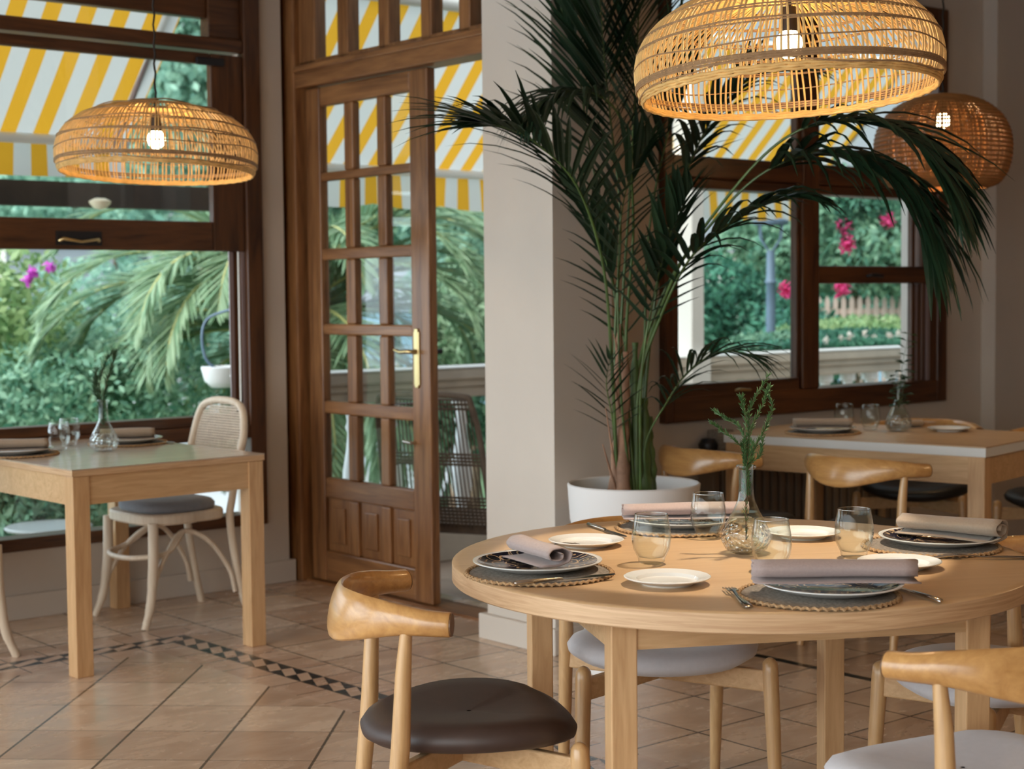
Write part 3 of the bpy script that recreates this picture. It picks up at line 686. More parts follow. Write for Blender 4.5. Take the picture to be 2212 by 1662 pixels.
# cutlery
def knife(loc, rz, label):
    t_ = thing('table_knife', loc, rz, label, 'knife', 'table knives')
    MB().tube([(0, 0, .006), (.004, 0, .006), (.05, 0, .0065), (.105, 0, .006), (.112, 0, .005)], [.003, .0065, .006, .0045, .004], 10, squash=.75).build('handle', M_steel, t_, smooth=50)
    mb = MB(); vs = []
    for x_, w0, w1 in ((.112, -.004, .004), (.125, -.009, .004), (.16, -.010, .005), (.20, -.010, .005), (.225, -.007, .005), (.238, -.001, .003)):
        vs += [(x_, w0, .0046), (x_, w1, .0062), (x_, w1, .0050), (x_, w0, .0042)]
    fs = [(i*4+j, i*4+(j+1) % 4, (i+1)*4+(j+1) % 4, (i+1)*4+j) for i in range(5) for j in range(4)]+[(20, 21, 22, 23)]
    mb.add(vs, fs); mb.build('blade', M_steel, t_, smooth=30); return t_
def fork(loc, rz, label):
    t_ = thing('table_fork', loc, rz, label, 'fork', 'table forks')
    MB().tube([(0, 0, .0045), (.004, 0, .0045), (.04, 0, .006), (.10, 0, .006), (.135, 0, .010), (.15, 0, .010)], [.004, .010, .009, .0045, .004, .007], 10, squash=.28, up=(0, 0, 1)).build('handle', M_steel, t_, smooth=50)
    mb = MB().box(.145, .162, -.0115, .0115, .0085, .0105)
    for k in range(4):
        y_ = -.0095+k*.0063; mb.tube([(.158, y_, .0095), (.175, y_, .0085), (.195, y_, .005), (.203, y_, .006)], [.0020, .0020, .0016, .0008], 6)
    mb.build('tines', M_steel, t_, smooth=50); return t_
def d2(p_, q_): return math.atan2(q_[1]-p_[1], q_[0]-p_[0])
k0 = knife((0.0, 3.302, ZT+.0065), d2((0, 3.305), (.235, 3.415)), 'steel knife in front of the leftmost placemat')
dup(k0, (.195, 4.195, ZT), d2((.195, 4.195), (.285, 3.955)), 'steel knife left of the far place setting, before the planter')
dup(k0, (.825, 3.095, ZT), d2((.825, 3.095), (.755, 3.34)), 'steel knife right of the long mauve napkin')
f0 = fork((.449, 3.065, ZT), d2((.449, 3.065), (.432, 3.30)), 'steel fork left of the nearest place setting')
dup(f0, (1.150, 3.607, ZT), d2((1.15, 3.607), (.96, 3.625)), 'steel fork in front of the right place setting')
dup(f0, (-.02, 3.76, ZT), d2((-.02, 3.76), (.115, 3.84)), 'steel fork with its tines showing beside the left folded napkin')
# vases with sprigs
def vase(loc, rz, label, sc_=1.0):
    t_ = thing('bud_vase', loc, rz, label, 'vase', 'crystal bud vases')
    out = [(0, 0), (.030, 0), (.048, .010), (.058, .030), (.057, .048), (.046, .072), (.030, .100), (.0195, .125), (.0170, .150), (.0168, .195)]
    out = [(r_*sc_, z_*sc_) for r_, z_ in out]
    MB().lathe(out[:6], 40).build('cut_bowl', M_crys, t_, smooth=60, label='diamond cut crystal bulb')
    MB().lathe(out[5:]+[(.0225*sc_, .197*sc_), (.0235*sc_, .201*sc_), (.0225*sc_, .205*sc_), (.017*sc_, .205*sc_), (.0155*sc_, .195*sc_), (.0155*sc_, .150*sc_), (.018*sc_, .125*sc_), (.028*sc_, .10*sc_), (.044*sc_, .072*sc_)], 40).build('neck', M_glass, t_, smooth=60)
    MB().lathe([(.0, .012*sc_), (.045*sc_, .014*sc_), (.052*sc_, .03*sc_), (.051*sc_, .048*sc_), (.041*sc_, .07*sc_), (.0275*sc_, .097*sc_), (0, .097*sc_)], 32).build('water', M_water, t_, smooth=60)
    return t_
v1 = vase((.541, 3.736, ZT), 0, 'crystal bud vase with a cypress sprig in the middle of the round table')
dup(v1, (-1.621, 6.398, ZT), 0, 'crystal bud vase with a dark sprig on the left table')
dup(v1, (1.669, 6.972, ZT), 0, 'crystal bud vase with a leafy herb stem on the white edged table')
def sprig(loc, label, seed, stems, mleaf, mstem, feather=True, leaf=.02, broad=False):
    rnd = random.Random(seed); t_ = thing('sprig', loc, 0, label, 'sprig', 'sprigs in the bud vases'); tw = MB(); lv = MB()
    def twigs(pts, r0, depth):
        c_ = spline(pts, 5); m_ = len(c_); tw.tube(c_, [r0*(1-.7*i/m_) for i in range(m_)], 5)
        if broad:
            for i in range(2, m_, 2):
                for s_ in (-1, 1):
                    d_ = Vector((s_*rnd.uniform(.6, 1), rnd.uniform(-.6, .6), rnd.uniform(.0, .6))).normalized(); p_ = c_[i]; L_ = leaf*rnd.uniform(.8, 1.3)
                    n_ = d_.cross(Vector((0, 0, 1))).normalized()*L_*.45
                    lv.add([p_, p_+d_*L_*.5+n_, p_+d_*L_+Vector((0, 0, -L_*.25)), p_+d_*L_*.5-n_], [(0, 1, 2, 3)])
            return
        for i in range(1, m_):
            for k in range(11):
                p_ = c_[i]; t2 = (c_[i]-c_[i-1]).normalized()
                o_ = Vector((rnd.uniform(-1, 1), rnd.uniform(-1, 1), rnd.uniform(-.5, 1))).normalized(); p_ = p_.lerp(c_[i-1], rnd.random())
                d_ = (t2*1.1+o_*.75).normalized(); L_ = leaf*rnd.uniform(.5, 1.1)
                lv.tube([p_, p_+d_*L_*.6, p_+d_*L_+o_*L_*.1], [.0009, .0009, .0003], 3)
    for st2 in stems: twigs(st2, .0016, 0)
    tw.build('twig', mstem, t_, smooth=60); lv.build('needles' if not broad else 'leaves', mleaf, t_); return t_
VB = Vector((.541, 3.736, ZT))
def rel(x_, y_, dy=0.0): return P(x_, y_, 3.736+dy)-VB
z_ = .02
sprig(VB+Vector((0, 0, 0)), 'green feathery cypress sprig rising from the middle vase', 5, [
    [(0, 0, .03), (.0, 0, .15), rel(1618, 960), rel(1617, 900, .01), rel(1630, 860), rel(1660, 812)],
    [(.004, 0, .12), (.004, 0, .20), rel(1620, 985), rel(1590, 955, -.02), rel(1560, 930, -.02), rel(1538, 915, -.03)],
    [(-.004, 0, .12), (-.002, 0, .20), rel(1612, 960), rel(1595, 920, .02), rel(1568, 905, .02), rel(1544, 888, .03)],
    [(.005, 0, .13), (.005, 0, .20), rel(1635, 960, .02), rel(1655, 920, .02), rel(1668, 880, .0), rel(1655, 845)],
    [(.003, .004, .13), (.002, 0, .20), rel(1622, 930, -.01), rel(1645, 880, -.02), rel(1662, 835, -.03)],
    [(.003, .004, .13), (.002, 0, .20), rel(1612, 920, -.01), rel(1605, 880, -.02), rel(1601, 858, -.03)],
    [(-.003, .004, .13), (-.004, 0, .20), rel(1608, 985, -.01), rel(1606, 955, -.02)],
    [(.006, -.004, .13), (.006, 0, .20), rel(1640, 985, -.02), rel(1648, 950, -.02)],
    [(.0, -.006, .13), (.0, -.004, .20), rel(1622, 985, -.03), rel(1626, 955, -.03)]], M_sprig, M_twig, leaf=.0145)
VB2 = Vector((-1.621, 6.398, ZT))
def rel2(x_, y_): return P(x_, y_, 6.398)-VB2
sprig(VB2, 'dark rosemary sprig in the vase on the left table', 6, [
    [(0, 0, .10), rel2(218, 880), rel2(215, 830), rel2(225, 790), rel2(240, 762)], [(0, 0, .10), rel2(222, 870), rel2(232, 820), rel2(245, 780), rel2(248, 765)],
    [(0, 0, .10), rel2(215, 870), rel2(208, 830), rel2(210, 800)], [(0, 0, .10), rel2(215, 870), rel2(203, 845), rel2(206, 815)]], M_sprigd, M_twig, leaf=.035)
VB3 = Vector((1.669, 6.972, ZT))
def rel3(x_, y_): return P(x_, y_, 6.972)-VB3
sprig(VB3, 'upright herb stem with rounded leaves in the right table vase', 7, [
    [(0, 0, .10), rel3(1942, 850), rel3(1948, 800), rel3(1955, 760), rel3(1962, 722)], [(0, 0, .10), rel3(1938, 860), rel3(1940, 830), rel3(1935, 805)], [(0, 0, .10), rel3(1948, 860), rel3(1955, 820), rel3(1958, 780)]],
    M_sprigd, M_stem, leaf=.045, broad=True)
# left and right table settings
mL = dup(m0, (-1.60, 6.71, ZT), 0, 'woven placemat behind the vase on the left table', 'placemats on the oblong tables')
mL2 = dup(m0, (-1.93, 6.27, ZT), 0, 'woven placemat at the near left corner of the left table, cut by the frame', 'placemats on the oblong tables')
dup(p0, (-1.60, 6.71, ZT+.0062), 0, 'dinner plate behind the vase on the left table', 'dinner plates on the oblong tables')
dup(p0, (-1.93, 6.27, ZT+.0062), 0, 'dinner plate at the left frame edge on the left table', 'dinner plates on the oblong tables')
dup(s0_, (-1.68, 6.60, ZT+.0005), 0, 'side plate between the glasses and the vase on the left table', 'side plates on the oblong tables') if False else None
napkin((-1.60, 6.70, ZT+.022), R(12), .22, .034, .024, M_napk2, 'rolled napkin behind the vase on the left table', 5)
napkin((-1.93, 6.27, ZT+.022), R(8), .24, .034, .022, M_napk2, 'rolled napkin at the left frame edge on the left table', 6)
dup(f0, (-1.405, 6.70, ZT), R(170), 'steel fork at the back edge of the left table, before the cane chair')
dup(m0, (1.33, 6.915, ZT), 0, 'woven placemat at the left part of the white edged table', 'placemats on the oblong tables')
dup(p0, (1.33, 6.915, ZT+.0062), 0, 'dinner plate with a dark napkin on the white edged table', 'dinner plates on the oblong tables')
napkin((1.33, 6.915, ZT+.026), R(-6), .25, .030, .020, M_napk2, 'rolled napkin lying across the plate on the white edged table', 7)
dup(s0_, (1.885, 6.955, ZT), 0, 'white side plate right of the vase on the white edged table', 'side plates on the oblong tables')
napkin((1.74, 7.13, ZT+.001), R(20), .16, .030, .018, M_napk2, 'dark napkin right behind the vase on the white edged table', 8)
M_brown = plain('dark_panelling', (.13, .075, .045), .6)
# far sides of the room (behind the camera); the left end stays open to the daylight
struct('wall_back', MB().box(-3.0, 9.0, -4.2, -4.0, 0, 3.05), M_brown)
struct('wall_far', MB().box(9.0, 9.2, -4.0, 5.2, 0, 3.05), M_brown)
# ================================================================ PENDANTS
PROF = [(.347, 0), (.357, .03), (.360, .06), (.354, .10), (.334, .14), (.296, .178), (.24, .208), (.165, .230), (.09, .242), (.045, .245)]
def prof_at(f_, prof):
    f_ = max(0, min(.9999, f_))*(len(prof)-1); i = int(f_); u_ = f_-i
    a_, b2 = prof[i], prof[i+1]; return (a_[0]+(b2[0]-a_[0])*u_, a_[1]+(b2[1]-a_[1])*u_)
def pendant(loc, label, nribs, prof, k, tilt, mrib, mring, rings, bulbz, power, dense=False, seed=1, spot=None, group='woven pendant lamps', gap_mat=None):
    rnd = random.Random(seed)
    t_ = thing('pendant_lamp', loc, 0, label, 'lamp', group)
    pr = [(p_[0], p_[1], 0) for p_ in prof]; pr = [(q_.x*k, q_.y*k) for q_ in spline(pr, 3)]
    mb = MB()
    for i in range(nribs):
        a_ = 2*math.pi*(i+rnd.uniform(-.16, .16))/nribs; sw = rnd.uniform(-.012, .012); pts = []
        for j, (r_, z_) in enumerate(pr):
            aa = a_+sw*math.sin(j/len(pr)*3.1)+(0 if dense else .005*math.sin(z_*26+i*.35)); pts.append((r_*math.cos(aa), r_*math.sin(aa), z_))
        mb.tube(pts, .0028*(1.15 if dense else 1), 5, cap=False)
    sh = mb.build('shade', mrib, t_, smooth=60); sh.rotation_euler = tilt
    rb = MB()
    for (f_, rr, wob, n_) in rings:
        r_, z_ = prof_at(f_, [(q_[0], q_[1]) for q_ in pr])
        for j in range(n_): rb.ring(r_+.0022, z_+(j-(n_-1)/2)*rr*1.9, rr, 110, 5, wob, seed=int(f_*100)+j*(wob != 0), wav=3)
    rg_ = rb.build('woven_rings', mring, t_, smooth=60); rg_.rotation_euler = tilt
    rm = MB()
    for j in range(3): rm.ring(pr[0][0]+(j-1)*.003, (j-1)*.0055, .0042, 150, 6, .0012, seed=j, wav=45)
    rm_ = rm.build('rim_rope', mrib, t_, smooth=60); rm_.rotation_euler = tilt
    top = pr[-1][1]
    MB().lathe([(0, bulbz+.085), (.016, bulbz+.085), (.020, bulbz+.045), (.021, bulbz+.028), (0, bulbz+.028)], 16).build('socket', M_iron, t_, smooth=40)
    MB().lathe([(0, -.036), (.012, -.034), (.026, -.022), (.0325, -.003), (.030, .012), (.020, .026), (.0145, .034), (.0, .036)], 24, (0, 0, bulbz)).build('bulb', M_bulb, t_, smooth=60)
    cd = [(0.0025*math.cos(z2*90), .0025*math.sin(z2*90), z2) for z2 in [bulbz+.08+i*(3.05-loc[2]-bulbz-.08)/60 for i in range(61)]]
    MB().tube(cd, .0042, 6).build('cord', M_cord, t_, smooth=60)
    MB().lathe([(0, top+.022), (.012, top+.02), (.016, top), (0, top)], 12).build('cord_grip', M_cord, t_)
    MB().lathe([(0, 3.05-loc[2]), (.05, 3.05-loc[2]), (.045, 3.02-loc[2]), (0, 3.015-loc[2])], 24).build('ceiling_rose', M_iron, t_, smooth=40)
    l_ = bpy.data.lights.new('bulb_light', 'POINT'); l_.energy = power; l_.color = (1, .66, .32); l_.shadow_soft_size = .034
    lo = bpy.data.objects.new('bulb_light', l_); C.objects.link(lo); lo.parent = t_; lo.location = (0, 0, bulbz-.002)
    if spot:
        s_ = bpy.data.lights.new('bulb_spot', 'SPOT'); s_.energy = spot[0]; s_.spot_size = spot[1]; s_.spot_blend = .06; s_.color = (1, .86, .68); s_.shadow_soft_size = .02
        so = bpy.data.objects.new('bulb_spot', s_); C.objects.link(so); so.parent = t_; so.location = (0, 0, bulbz-.05)
        d_ = Vector(spot[2])-(Vector(loc)+Vector((0, 0, bulbz-.05))); so.rotation_euler = d_.to_track_quat('-Z', 'Y').to_euler()
    return t_
def fill_lamp_copy(src, loc, label):  # unseen pendant copies, added outside the view as warm fill light
    t_ = dup(src, loc, .7, label)
    for c_ in t_.children:
        if c_.type == 'LIGHT': c_.data = c_.data.copy(); c_.data.energy = 170
    return t_
RG = [(.05, .0032, .0, 2), (.22, .0036, .002, 3), (.33, .0022, .007, 1), (.47, .0028, .002, 2), (.58, .0028, .002, 2), (.70, .0026, .003, 2), (.80, .0030, .002, 2), (.90, .003, .001, 2)]
RG0 = [(.05, .0042, .0, 2), (.10, .0022, .009, 1)]+RG[1:]
pendant((.66, 3.85, 1.825), 'large golden rattan pendant lamp above the round table', 142, PROF, 1.0, (R(-3), R(-2.2), 0), M_rattan, M_rattand, [(.10, .0030, .001, 3), (.045, .0020, .010, 1), (.24, .0018, .006, 1), (.35, .0021, .002, 2), (.44, .0019, .002, 2), (.54, .0021, .002, 2), (.64, .0020, .003, 2), (.74, .0022, .002, 3), (.84, .002, .001, 2), (.93, .002, .001, 3)], .115, 95, seed=2, spot=(75, R(49), (.504, 3.74, .75)))
PD1 = pendant((-1.280, 5.90, 1.812), 'golden rattan pendant lamp hanging before the left window', 142, PROF, 1.0, (R(-3), R(1), 0), M_rattan, M_rattand, [(.10, .0036, .001, 2), (.035, .0020, .006, 1), (.25, .0020, .005, 1), (.36, .0026, .002, 2), (.48, .0022, .003, 2), (.60, .0026, .002, 1), (.70, .0026, .003, 2), (.84, .0030, .002, 3)], .118, 80, seed=5)
PROF2 = [(.19, 0), (.235, .015), (.272, .07), (.287, .15), (.280, .23), (.245, .30), (.18, .355), (.10, .385), (.05, .39)]
pendant((1.86, 7.0, 1.800), 'round dark brown densely woven pendant lamp by the right wall', 190, PROF2, 1.0, (0, 0, 0), M_rattan2, M_rattan2, [(i/34, .0040, .0008, 1) for i in range(1, 34)], .285, 140, dense=True, seed=9)
for lc_, lb_ in (((3.0, 5.2, 1.9), 'unseen rattan pendant lamp added right of the frame for warm fill near the right wall'), ((2.4, 1.6, 2.1), 'unseen rattan pendant lamp added at the right of the camera for warm fill'),
                 ((-2.6, 2.2, 2.1), 'unseen rattan pendant lamp added at the left of the camera for warm fill')):
    fill_lamp_copy(PD1, lc_, lb_)
# ================================================================ INDOOR PALM
kp = thing('potted_palm', (PC.x, PC.y, .62), 0, 'tall indoor palm with arching dark fronds growing in the white planter', 'plant')
KO = Vector((PC.x, PC.y, .62))
def leaflet(mb, p_, d_, L_, wd, droop, seg=5, up=Vector((0, 0, 1))):
    d_ = d_.normalized(); q_ = p_.copy(); pts = [q_.copy()]; dd_ = d_.copy()
    for i in range(seg):
        dd_ = (dd_+Vector((0, 0, -droop*(i+1)/seg))).normalized(); q_ = q_+dd_*L_/seg; pts.append(q_.copy())
    sd = d_.cross(up)
    if sd.length < .05: sd = Vector((1, 0, 0))
    sd.normalize(); prof = [.35, 1, 1.0, .8, .45, .04]
    vs = []
    for i, q_ in enumerate(pts):
        w_ = wd*prof[int(i*5/seg)]/2; n_ = Vector((0, 0, -w_*.5)); vs += [q_-sd*w_+n_, q_, q_+sd*w_+n_]
    fs = []
    for i in range(seg): fs += [(i*3, i*3+1, i*3+4, i*3+3), (i*3+1, i*3+2, i*3+5, i*3+4)]
    mb.add(vs, fs)
def frond(ctrl, start, n_, L_, wd, droop, seed, name='frond', spread=.9, fwd=.75, O=KO, parent=kp, ml=M_leafp, ms=M_stem, r0=.0075, seg=5, env=None):
    rnd = random.Random(seed); c_ = [p_-O for p_ in spline(ctrl, 8)]; m_ = len(c_)
    st2 = MB().tube(c_, [r0*(1-.85*i/m_) for i in range(m_)], 6).build('frond', ms, parent, smooth=60)
    mb = MB()
    for i in range(n_):
        f_ = start+(1-start)*(i+.5)/n_; x_ = f_*(m_-1); k_ = min(int(x_), m_-2); p_ = c_[k_].lerp(c_[k_+1], x_-k_)
        t2 = (c_[k_+1]-c_[k_]).normalized(); sd = t2.cross(Vector((0, 0, 1)))
        if sd.length < .25: sd = t2.cross(Vector((.3, -1, .2)))
        sd.normalize(); nm = sd.cross(t2).normalized()
        g_ = (i+.5)/n_; ln = L_*(math.sin(math.pi*min(1, .22+g_*.72))**.6)*rnd.uniform(.85, 1.1)
        if g_ > .9: ln *= .8
        for s_ in (-1, 1):
            d_ = sd*s_*spread*(1-.45*g_)+t2*(fwd+g_*.5)+nm*rnd.uniform(.0, .35)+Vector((rnd.uniform(-.1, .1), rnd.uniform(-.1, .1), rnd.uniform(-.1, .1)))
            leaflet(mb, p_, d_, ln, wd*rnd.uniform(.8, 1.15), droop*rnd.uniform(.7, 1.3), seg)
    mb.build('leaflets', ml, st2)
b0 = lambda dx, dy=0: Vector((PC.x+dx, PC.y+dy, .63))
D0 = 5.76
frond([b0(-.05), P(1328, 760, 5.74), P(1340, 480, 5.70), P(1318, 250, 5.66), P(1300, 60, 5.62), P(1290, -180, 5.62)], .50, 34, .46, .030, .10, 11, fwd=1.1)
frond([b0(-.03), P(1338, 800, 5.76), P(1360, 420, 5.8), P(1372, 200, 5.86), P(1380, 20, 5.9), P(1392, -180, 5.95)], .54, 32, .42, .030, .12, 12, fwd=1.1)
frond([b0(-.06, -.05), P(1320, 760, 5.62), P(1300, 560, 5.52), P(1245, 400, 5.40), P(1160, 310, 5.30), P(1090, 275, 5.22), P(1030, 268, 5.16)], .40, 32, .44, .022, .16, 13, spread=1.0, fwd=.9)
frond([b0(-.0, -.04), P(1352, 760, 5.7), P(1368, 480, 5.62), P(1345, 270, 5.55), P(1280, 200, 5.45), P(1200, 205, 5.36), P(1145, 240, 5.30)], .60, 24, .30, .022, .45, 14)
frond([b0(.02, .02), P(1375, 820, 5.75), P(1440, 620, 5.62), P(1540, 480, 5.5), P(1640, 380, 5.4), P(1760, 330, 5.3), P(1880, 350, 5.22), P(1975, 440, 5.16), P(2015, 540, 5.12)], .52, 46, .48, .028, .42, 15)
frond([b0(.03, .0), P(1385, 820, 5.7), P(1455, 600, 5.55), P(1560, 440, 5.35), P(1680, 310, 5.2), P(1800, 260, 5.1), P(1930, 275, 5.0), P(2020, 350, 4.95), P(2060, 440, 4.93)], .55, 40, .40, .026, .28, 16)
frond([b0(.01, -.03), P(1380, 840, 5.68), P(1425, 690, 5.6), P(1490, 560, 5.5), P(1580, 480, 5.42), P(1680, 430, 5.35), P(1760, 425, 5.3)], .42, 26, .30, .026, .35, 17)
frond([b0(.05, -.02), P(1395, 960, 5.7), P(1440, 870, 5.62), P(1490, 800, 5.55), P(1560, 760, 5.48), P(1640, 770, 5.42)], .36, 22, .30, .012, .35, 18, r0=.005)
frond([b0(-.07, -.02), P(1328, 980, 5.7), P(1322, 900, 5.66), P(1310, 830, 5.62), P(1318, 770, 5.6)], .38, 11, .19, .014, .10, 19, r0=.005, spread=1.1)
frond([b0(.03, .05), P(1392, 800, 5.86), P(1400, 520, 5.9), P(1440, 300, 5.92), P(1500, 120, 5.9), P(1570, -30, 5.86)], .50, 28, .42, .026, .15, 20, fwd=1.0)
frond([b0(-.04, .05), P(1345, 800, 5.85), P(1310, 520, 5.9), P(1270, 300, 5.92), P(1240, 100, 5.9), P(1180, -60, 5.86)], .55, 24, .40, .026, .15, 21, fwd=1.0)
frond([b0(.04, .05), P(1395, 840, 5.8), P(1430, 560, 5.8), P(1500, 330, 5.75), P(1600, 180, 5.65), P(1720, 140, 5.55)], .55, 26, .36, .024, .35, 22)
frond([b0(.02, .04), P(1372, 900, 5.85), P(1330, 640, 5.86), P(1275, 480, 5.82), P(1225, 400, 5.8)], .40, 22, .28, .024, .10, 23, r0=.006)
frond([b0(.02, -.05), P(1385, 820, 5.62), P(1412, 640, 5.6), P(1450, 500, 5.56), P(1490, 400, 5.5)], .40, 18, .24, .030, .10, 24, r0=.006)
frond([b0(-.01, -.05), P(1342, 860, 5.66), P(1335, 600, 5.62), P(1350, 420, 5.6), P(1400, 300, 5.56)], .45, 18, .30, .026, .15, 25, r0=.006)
mbs = [(-.075, -.03, 1338, 700, .020, 'dry brown cane sheath'), (-.04, -.06, 1352, 760, .026, 'dry brown cane sheath'), (.0, -.02, 1372, 740, .024, None), (.045, .0, 1392, 860, .028, None), (.06, .03, 1405, 900, .018, None)]
for i, (dx, dy, px_, py_, rr, lb) in enumerate(mbs):
    e_ = P(px_, py_, PC.y+dy)-KO; bb = Vector((dx, dy, .0))
    MB().tube(spline([bb, bb.lerp(e_, .35)+Vector((.008*(-1)**i, 0, 0)), bb.lerp(e_, .7), e_], 6), [rr*(1.15-.75*j/18)+.003*math.sin(j*1.7+i) for j in range(19)], 10).build('cane', M_sheath if i in (0, 1) else M_stem, kp, smooth=70, label=lb)
for i, (a_, b2) in enumerate((((1330, 1060), (1302, 960)), ((1336, 1060), (1308, 880)), ((1340, 900), (1318, 770)), ((1345, 800), (1325, 720)))):
    MB().tube([P(a_[0], a_[1], 5.70)-KO, P(b2[0], b2[1], 5.66)-KO], [.007, .002], 6).build('dry_stub', M_sheath, kp, smooth=60)
# ================================================================ OUTSIDE
def cloud(mb, c, rx, ry, rz_, n, size, seed, shell=.75, flat=0):
    rnd = random.Random(seed)
    for i in range(n):
        while True:
            v_ = Vector((rnd.uniform(-1, 1), rnd.uniform(-1, 1), rnd.uniform(-1, 1)))
            if .1 < v_.length < 1: break
        v_.normalize(); k_ = rnd.uniform(shell, 1.0)*(1+.14*mnoise.noise(v_*2.2+Vector((seed, 0, 0))))
        p_ = Vector((c[0]+v_.x*rx*k_, c[1]+v_.y*ry*k_, c[2]+v_.z*rz_*k_))
        a_ = Vector((rnd.uniform(-1, 1), rnd.uniform(-1, 1), rnd.uniform(-1, 1))).normalized()
        b2 = (v_+a_*.6).cross(a_)
        if b2.length < .01: continue
        b2.normalize(); L_ = size*rnd.uniform(.6, 1.3)
        mb.add([p_-a_*L_, p_+b2*L_*.45, p_+a_*L_, p_-b2*L_*.45], [(0, 1, 2, 3)])
    return mb
def bush(name, c, rx, ry, rz_, n, size, seed, mat_, label, cat, group=None, trunk=True, base=-1.2, blobs=6, part='foliage'):
    t_ = thing(name, (c[0], c[1], base), 0, label, cat, group); rnd = random.Random(seed); mb = MB()
    cc = Vector((0, 0, c[2]-base)); core = MB()
    for k in range(blobs):
        o_ = Vector((rnd.uniform(-.5, .5)*rx, rnd.uniform(-.4, .4)*ry, rnd.uniform(-.45, .45)*rz_)) if blobs > 1 else Vector((0, 0, 0)); s_ = rnd.uniform(.45, .6) if blobs > 1 else 1
        cloud(mb, cc+o_, rx*s_, ry*s_, rz_*s_, n//blobs, size, seed+k)
    mb.build(part, mat_, t_)
    if trunk:
        MB().tube([(0, 0, 0), (.05, 0, cc.z*.5), (-.1, .05, cc.z*.9)], [rz_*.08+.03, rz_*.06+.02, .02], 8).build('trunk', M_trunk, t_, smooth=60)
    return t_
struct('terrace_floor', MB().box(4.45, 14.0, 5.2, 7.25, -.2, -.11).box(-3, 4.45, 6.8, 8.3, -.2, -.11), plain('terrace_tiles', (.42, .30, .22), .5, var=.15, vs=3))
M_grass = plain('garden_ground', (.12, .20, .09), 1, var=.5, vs=.8)
struct('ground', MB().add([(-60, 8, -1.3), (60, 8, -1.3), (60, 46, -2.2), (-60, 46, -2.2)], [(0, 1, 2, 3)]), M_grass, st=False)
m, t, b = newmat('sea_water'); M_sea = m; b.inputs['Base Color'].default_value = (.10, .30, .40, 1); b.inputs['Roughness'].default_value = .25
struct('sea', MB().add([(-500, 46, -4), (500, 46, -4), (500, 580, -4), (-500, 580, -4)], [(0, 1, 2, 3)]), M_sea, st=False)
struct('wall_outer', MB().box(4.34, 4.45, 5.05, 5.2, -.1, 3.05), M_white)
# balustrade along t = 7.1
bl = thing('balustrade', W(4.2, 7.1, -.11), RA, 'stone balustrade with white turned balusters edging the terrace', 'balustrade')
mb = MB().box(0, 9.5, -.115, .115, 1.00, 1.062).box(0, 9.5, -.095, .095, .96, 1.00).box(0, 9.5, -.075, .075, .90, .96)
mb.build('handrail', M_stone, bl, bevel=.012); MB().box(0, 9.5, -.118, .118, 1.0625, 1.070).build('rail_cap', M_balw, bl)
MB().box(0, 9.5, -.10, .10, 0, .20).build('plinth', M_stone, bl, bevel=.01)
bp = [(.055, 0), (.055, .05), (.035, .06), (.030, .09), (.050, .16), (.062, .24), (.055, .34), (.035, .46), (.028, .54), (.040, .57), (.030, .60), (.035, .64), (.055, .65), (.055, .70)]
bm0 = None
for k in range(38):
    if bm0 is None: bm0 = MB().lathe(bp, 14).build('baluster', M_balw, bl, loc=(.18, 0, .20), smooth=50)
    else:
        c_ = bm0.copy(); C.objects.link(c_); c_.location = (.18+k*.245, 0, .20)
# terrace columns
def column(s_, label, w_=.25, dt=.26):
    t_ = thing('terrace_column', W(s_, 7.05, -.11), RA, label, 'column', 'square columns on the balustrade line')
    MB().box(-w_/2, w_/2, -dt/2, dt/2, 0, 3.10).build('shaft', M_colw, t_, bevel=.01); MB().box(-w_/2-.03, w_/2+.03, -dt/2-.03, dt/2+.03, 0, 1.10).build('pedestal', M_colw, t_, bevel=.01)
column(7.392, 'white square terrace column seen through the left pane of the right window', .115, .16)
# awnings
def awning(name, s0, s1, t0, z0, t1, z1, drop, label, scal=.0):
    t_ = thing(name, W(s0, t0, z0), RA, label, 'awning', 'yellow and white striped awnings'); n_ = int((s1-s0)/.044); L_ = s1-s0
    mb = MB(); vs = []
    for i in range(n_+1):
        x_ = L_*i/n_
        for j in range(5):
            f_ = j/4; vs.append((x_, (t1-t0)*f_, (z1-z0)*f_-.03*math.sin(math.pi*f_)))
    mb.add(vs, [(i*5+j, (i+1)*5+j, (i+1)*5+j+1, i*5+j+1) for i in range(n_) for j in range(4)]); mb.build('canopy', M_awn, t_, smooth=60)
    mb = MB(); vs = []
    for i in range(n_+1):
        x_ = L_*i/n_; wv = .012*math.sin(x_*9); sc3 = .028*abs(math.sin(math.pi*x_/.53))
        vs += [(x_, t1-t0, z1-z0-.01), (x_, t1-t0+wv, z1-z0-drop*.6), (x_, t1-t0+wv*1.6, z1-z0-drop-sc3*scal)]
    mb.add(vs, [(i*3+j, (i+1)*3+j, (i+1)*3+j+1, i*3+j+1) for i in range(n_) for j in range(2)]); mb.build('valance', M_awn, t_, smooth=60)
    MB().tube([(0, t1-t0-.02, z1-z0), (L_, t1-t0-.02, z1-z0)], .028, 10).build('front_bar', M_white, t_, smooth=50)
    MB().tube([(0, 0, .01), (L_, 0, .01)], .04, 10).build('roller_tube', M_white, t_, smooth=50)
    for x_ in (.08, L_-.08) : MB().tube([(x_, .03, -.02), (x_, (t1-t0)*.55, (z1-z0)*.5-.05), (x_, t1-t0-.03, z1-z0-.02)], .016, 8).build('folding_arm', M_alu, t_, smooth=50)
    return t_
awning('awning', .4, 4.05, 6.82, 3.36, 8.0, 2.18, .19, 'yellow and white striped awning outside the left window')
awning('awning', 4.6, 9.8, 7.15, 2.96, 8.0, 2.11, .20, 'yellow and white striped awning over the terrace beyond the open door', 1)
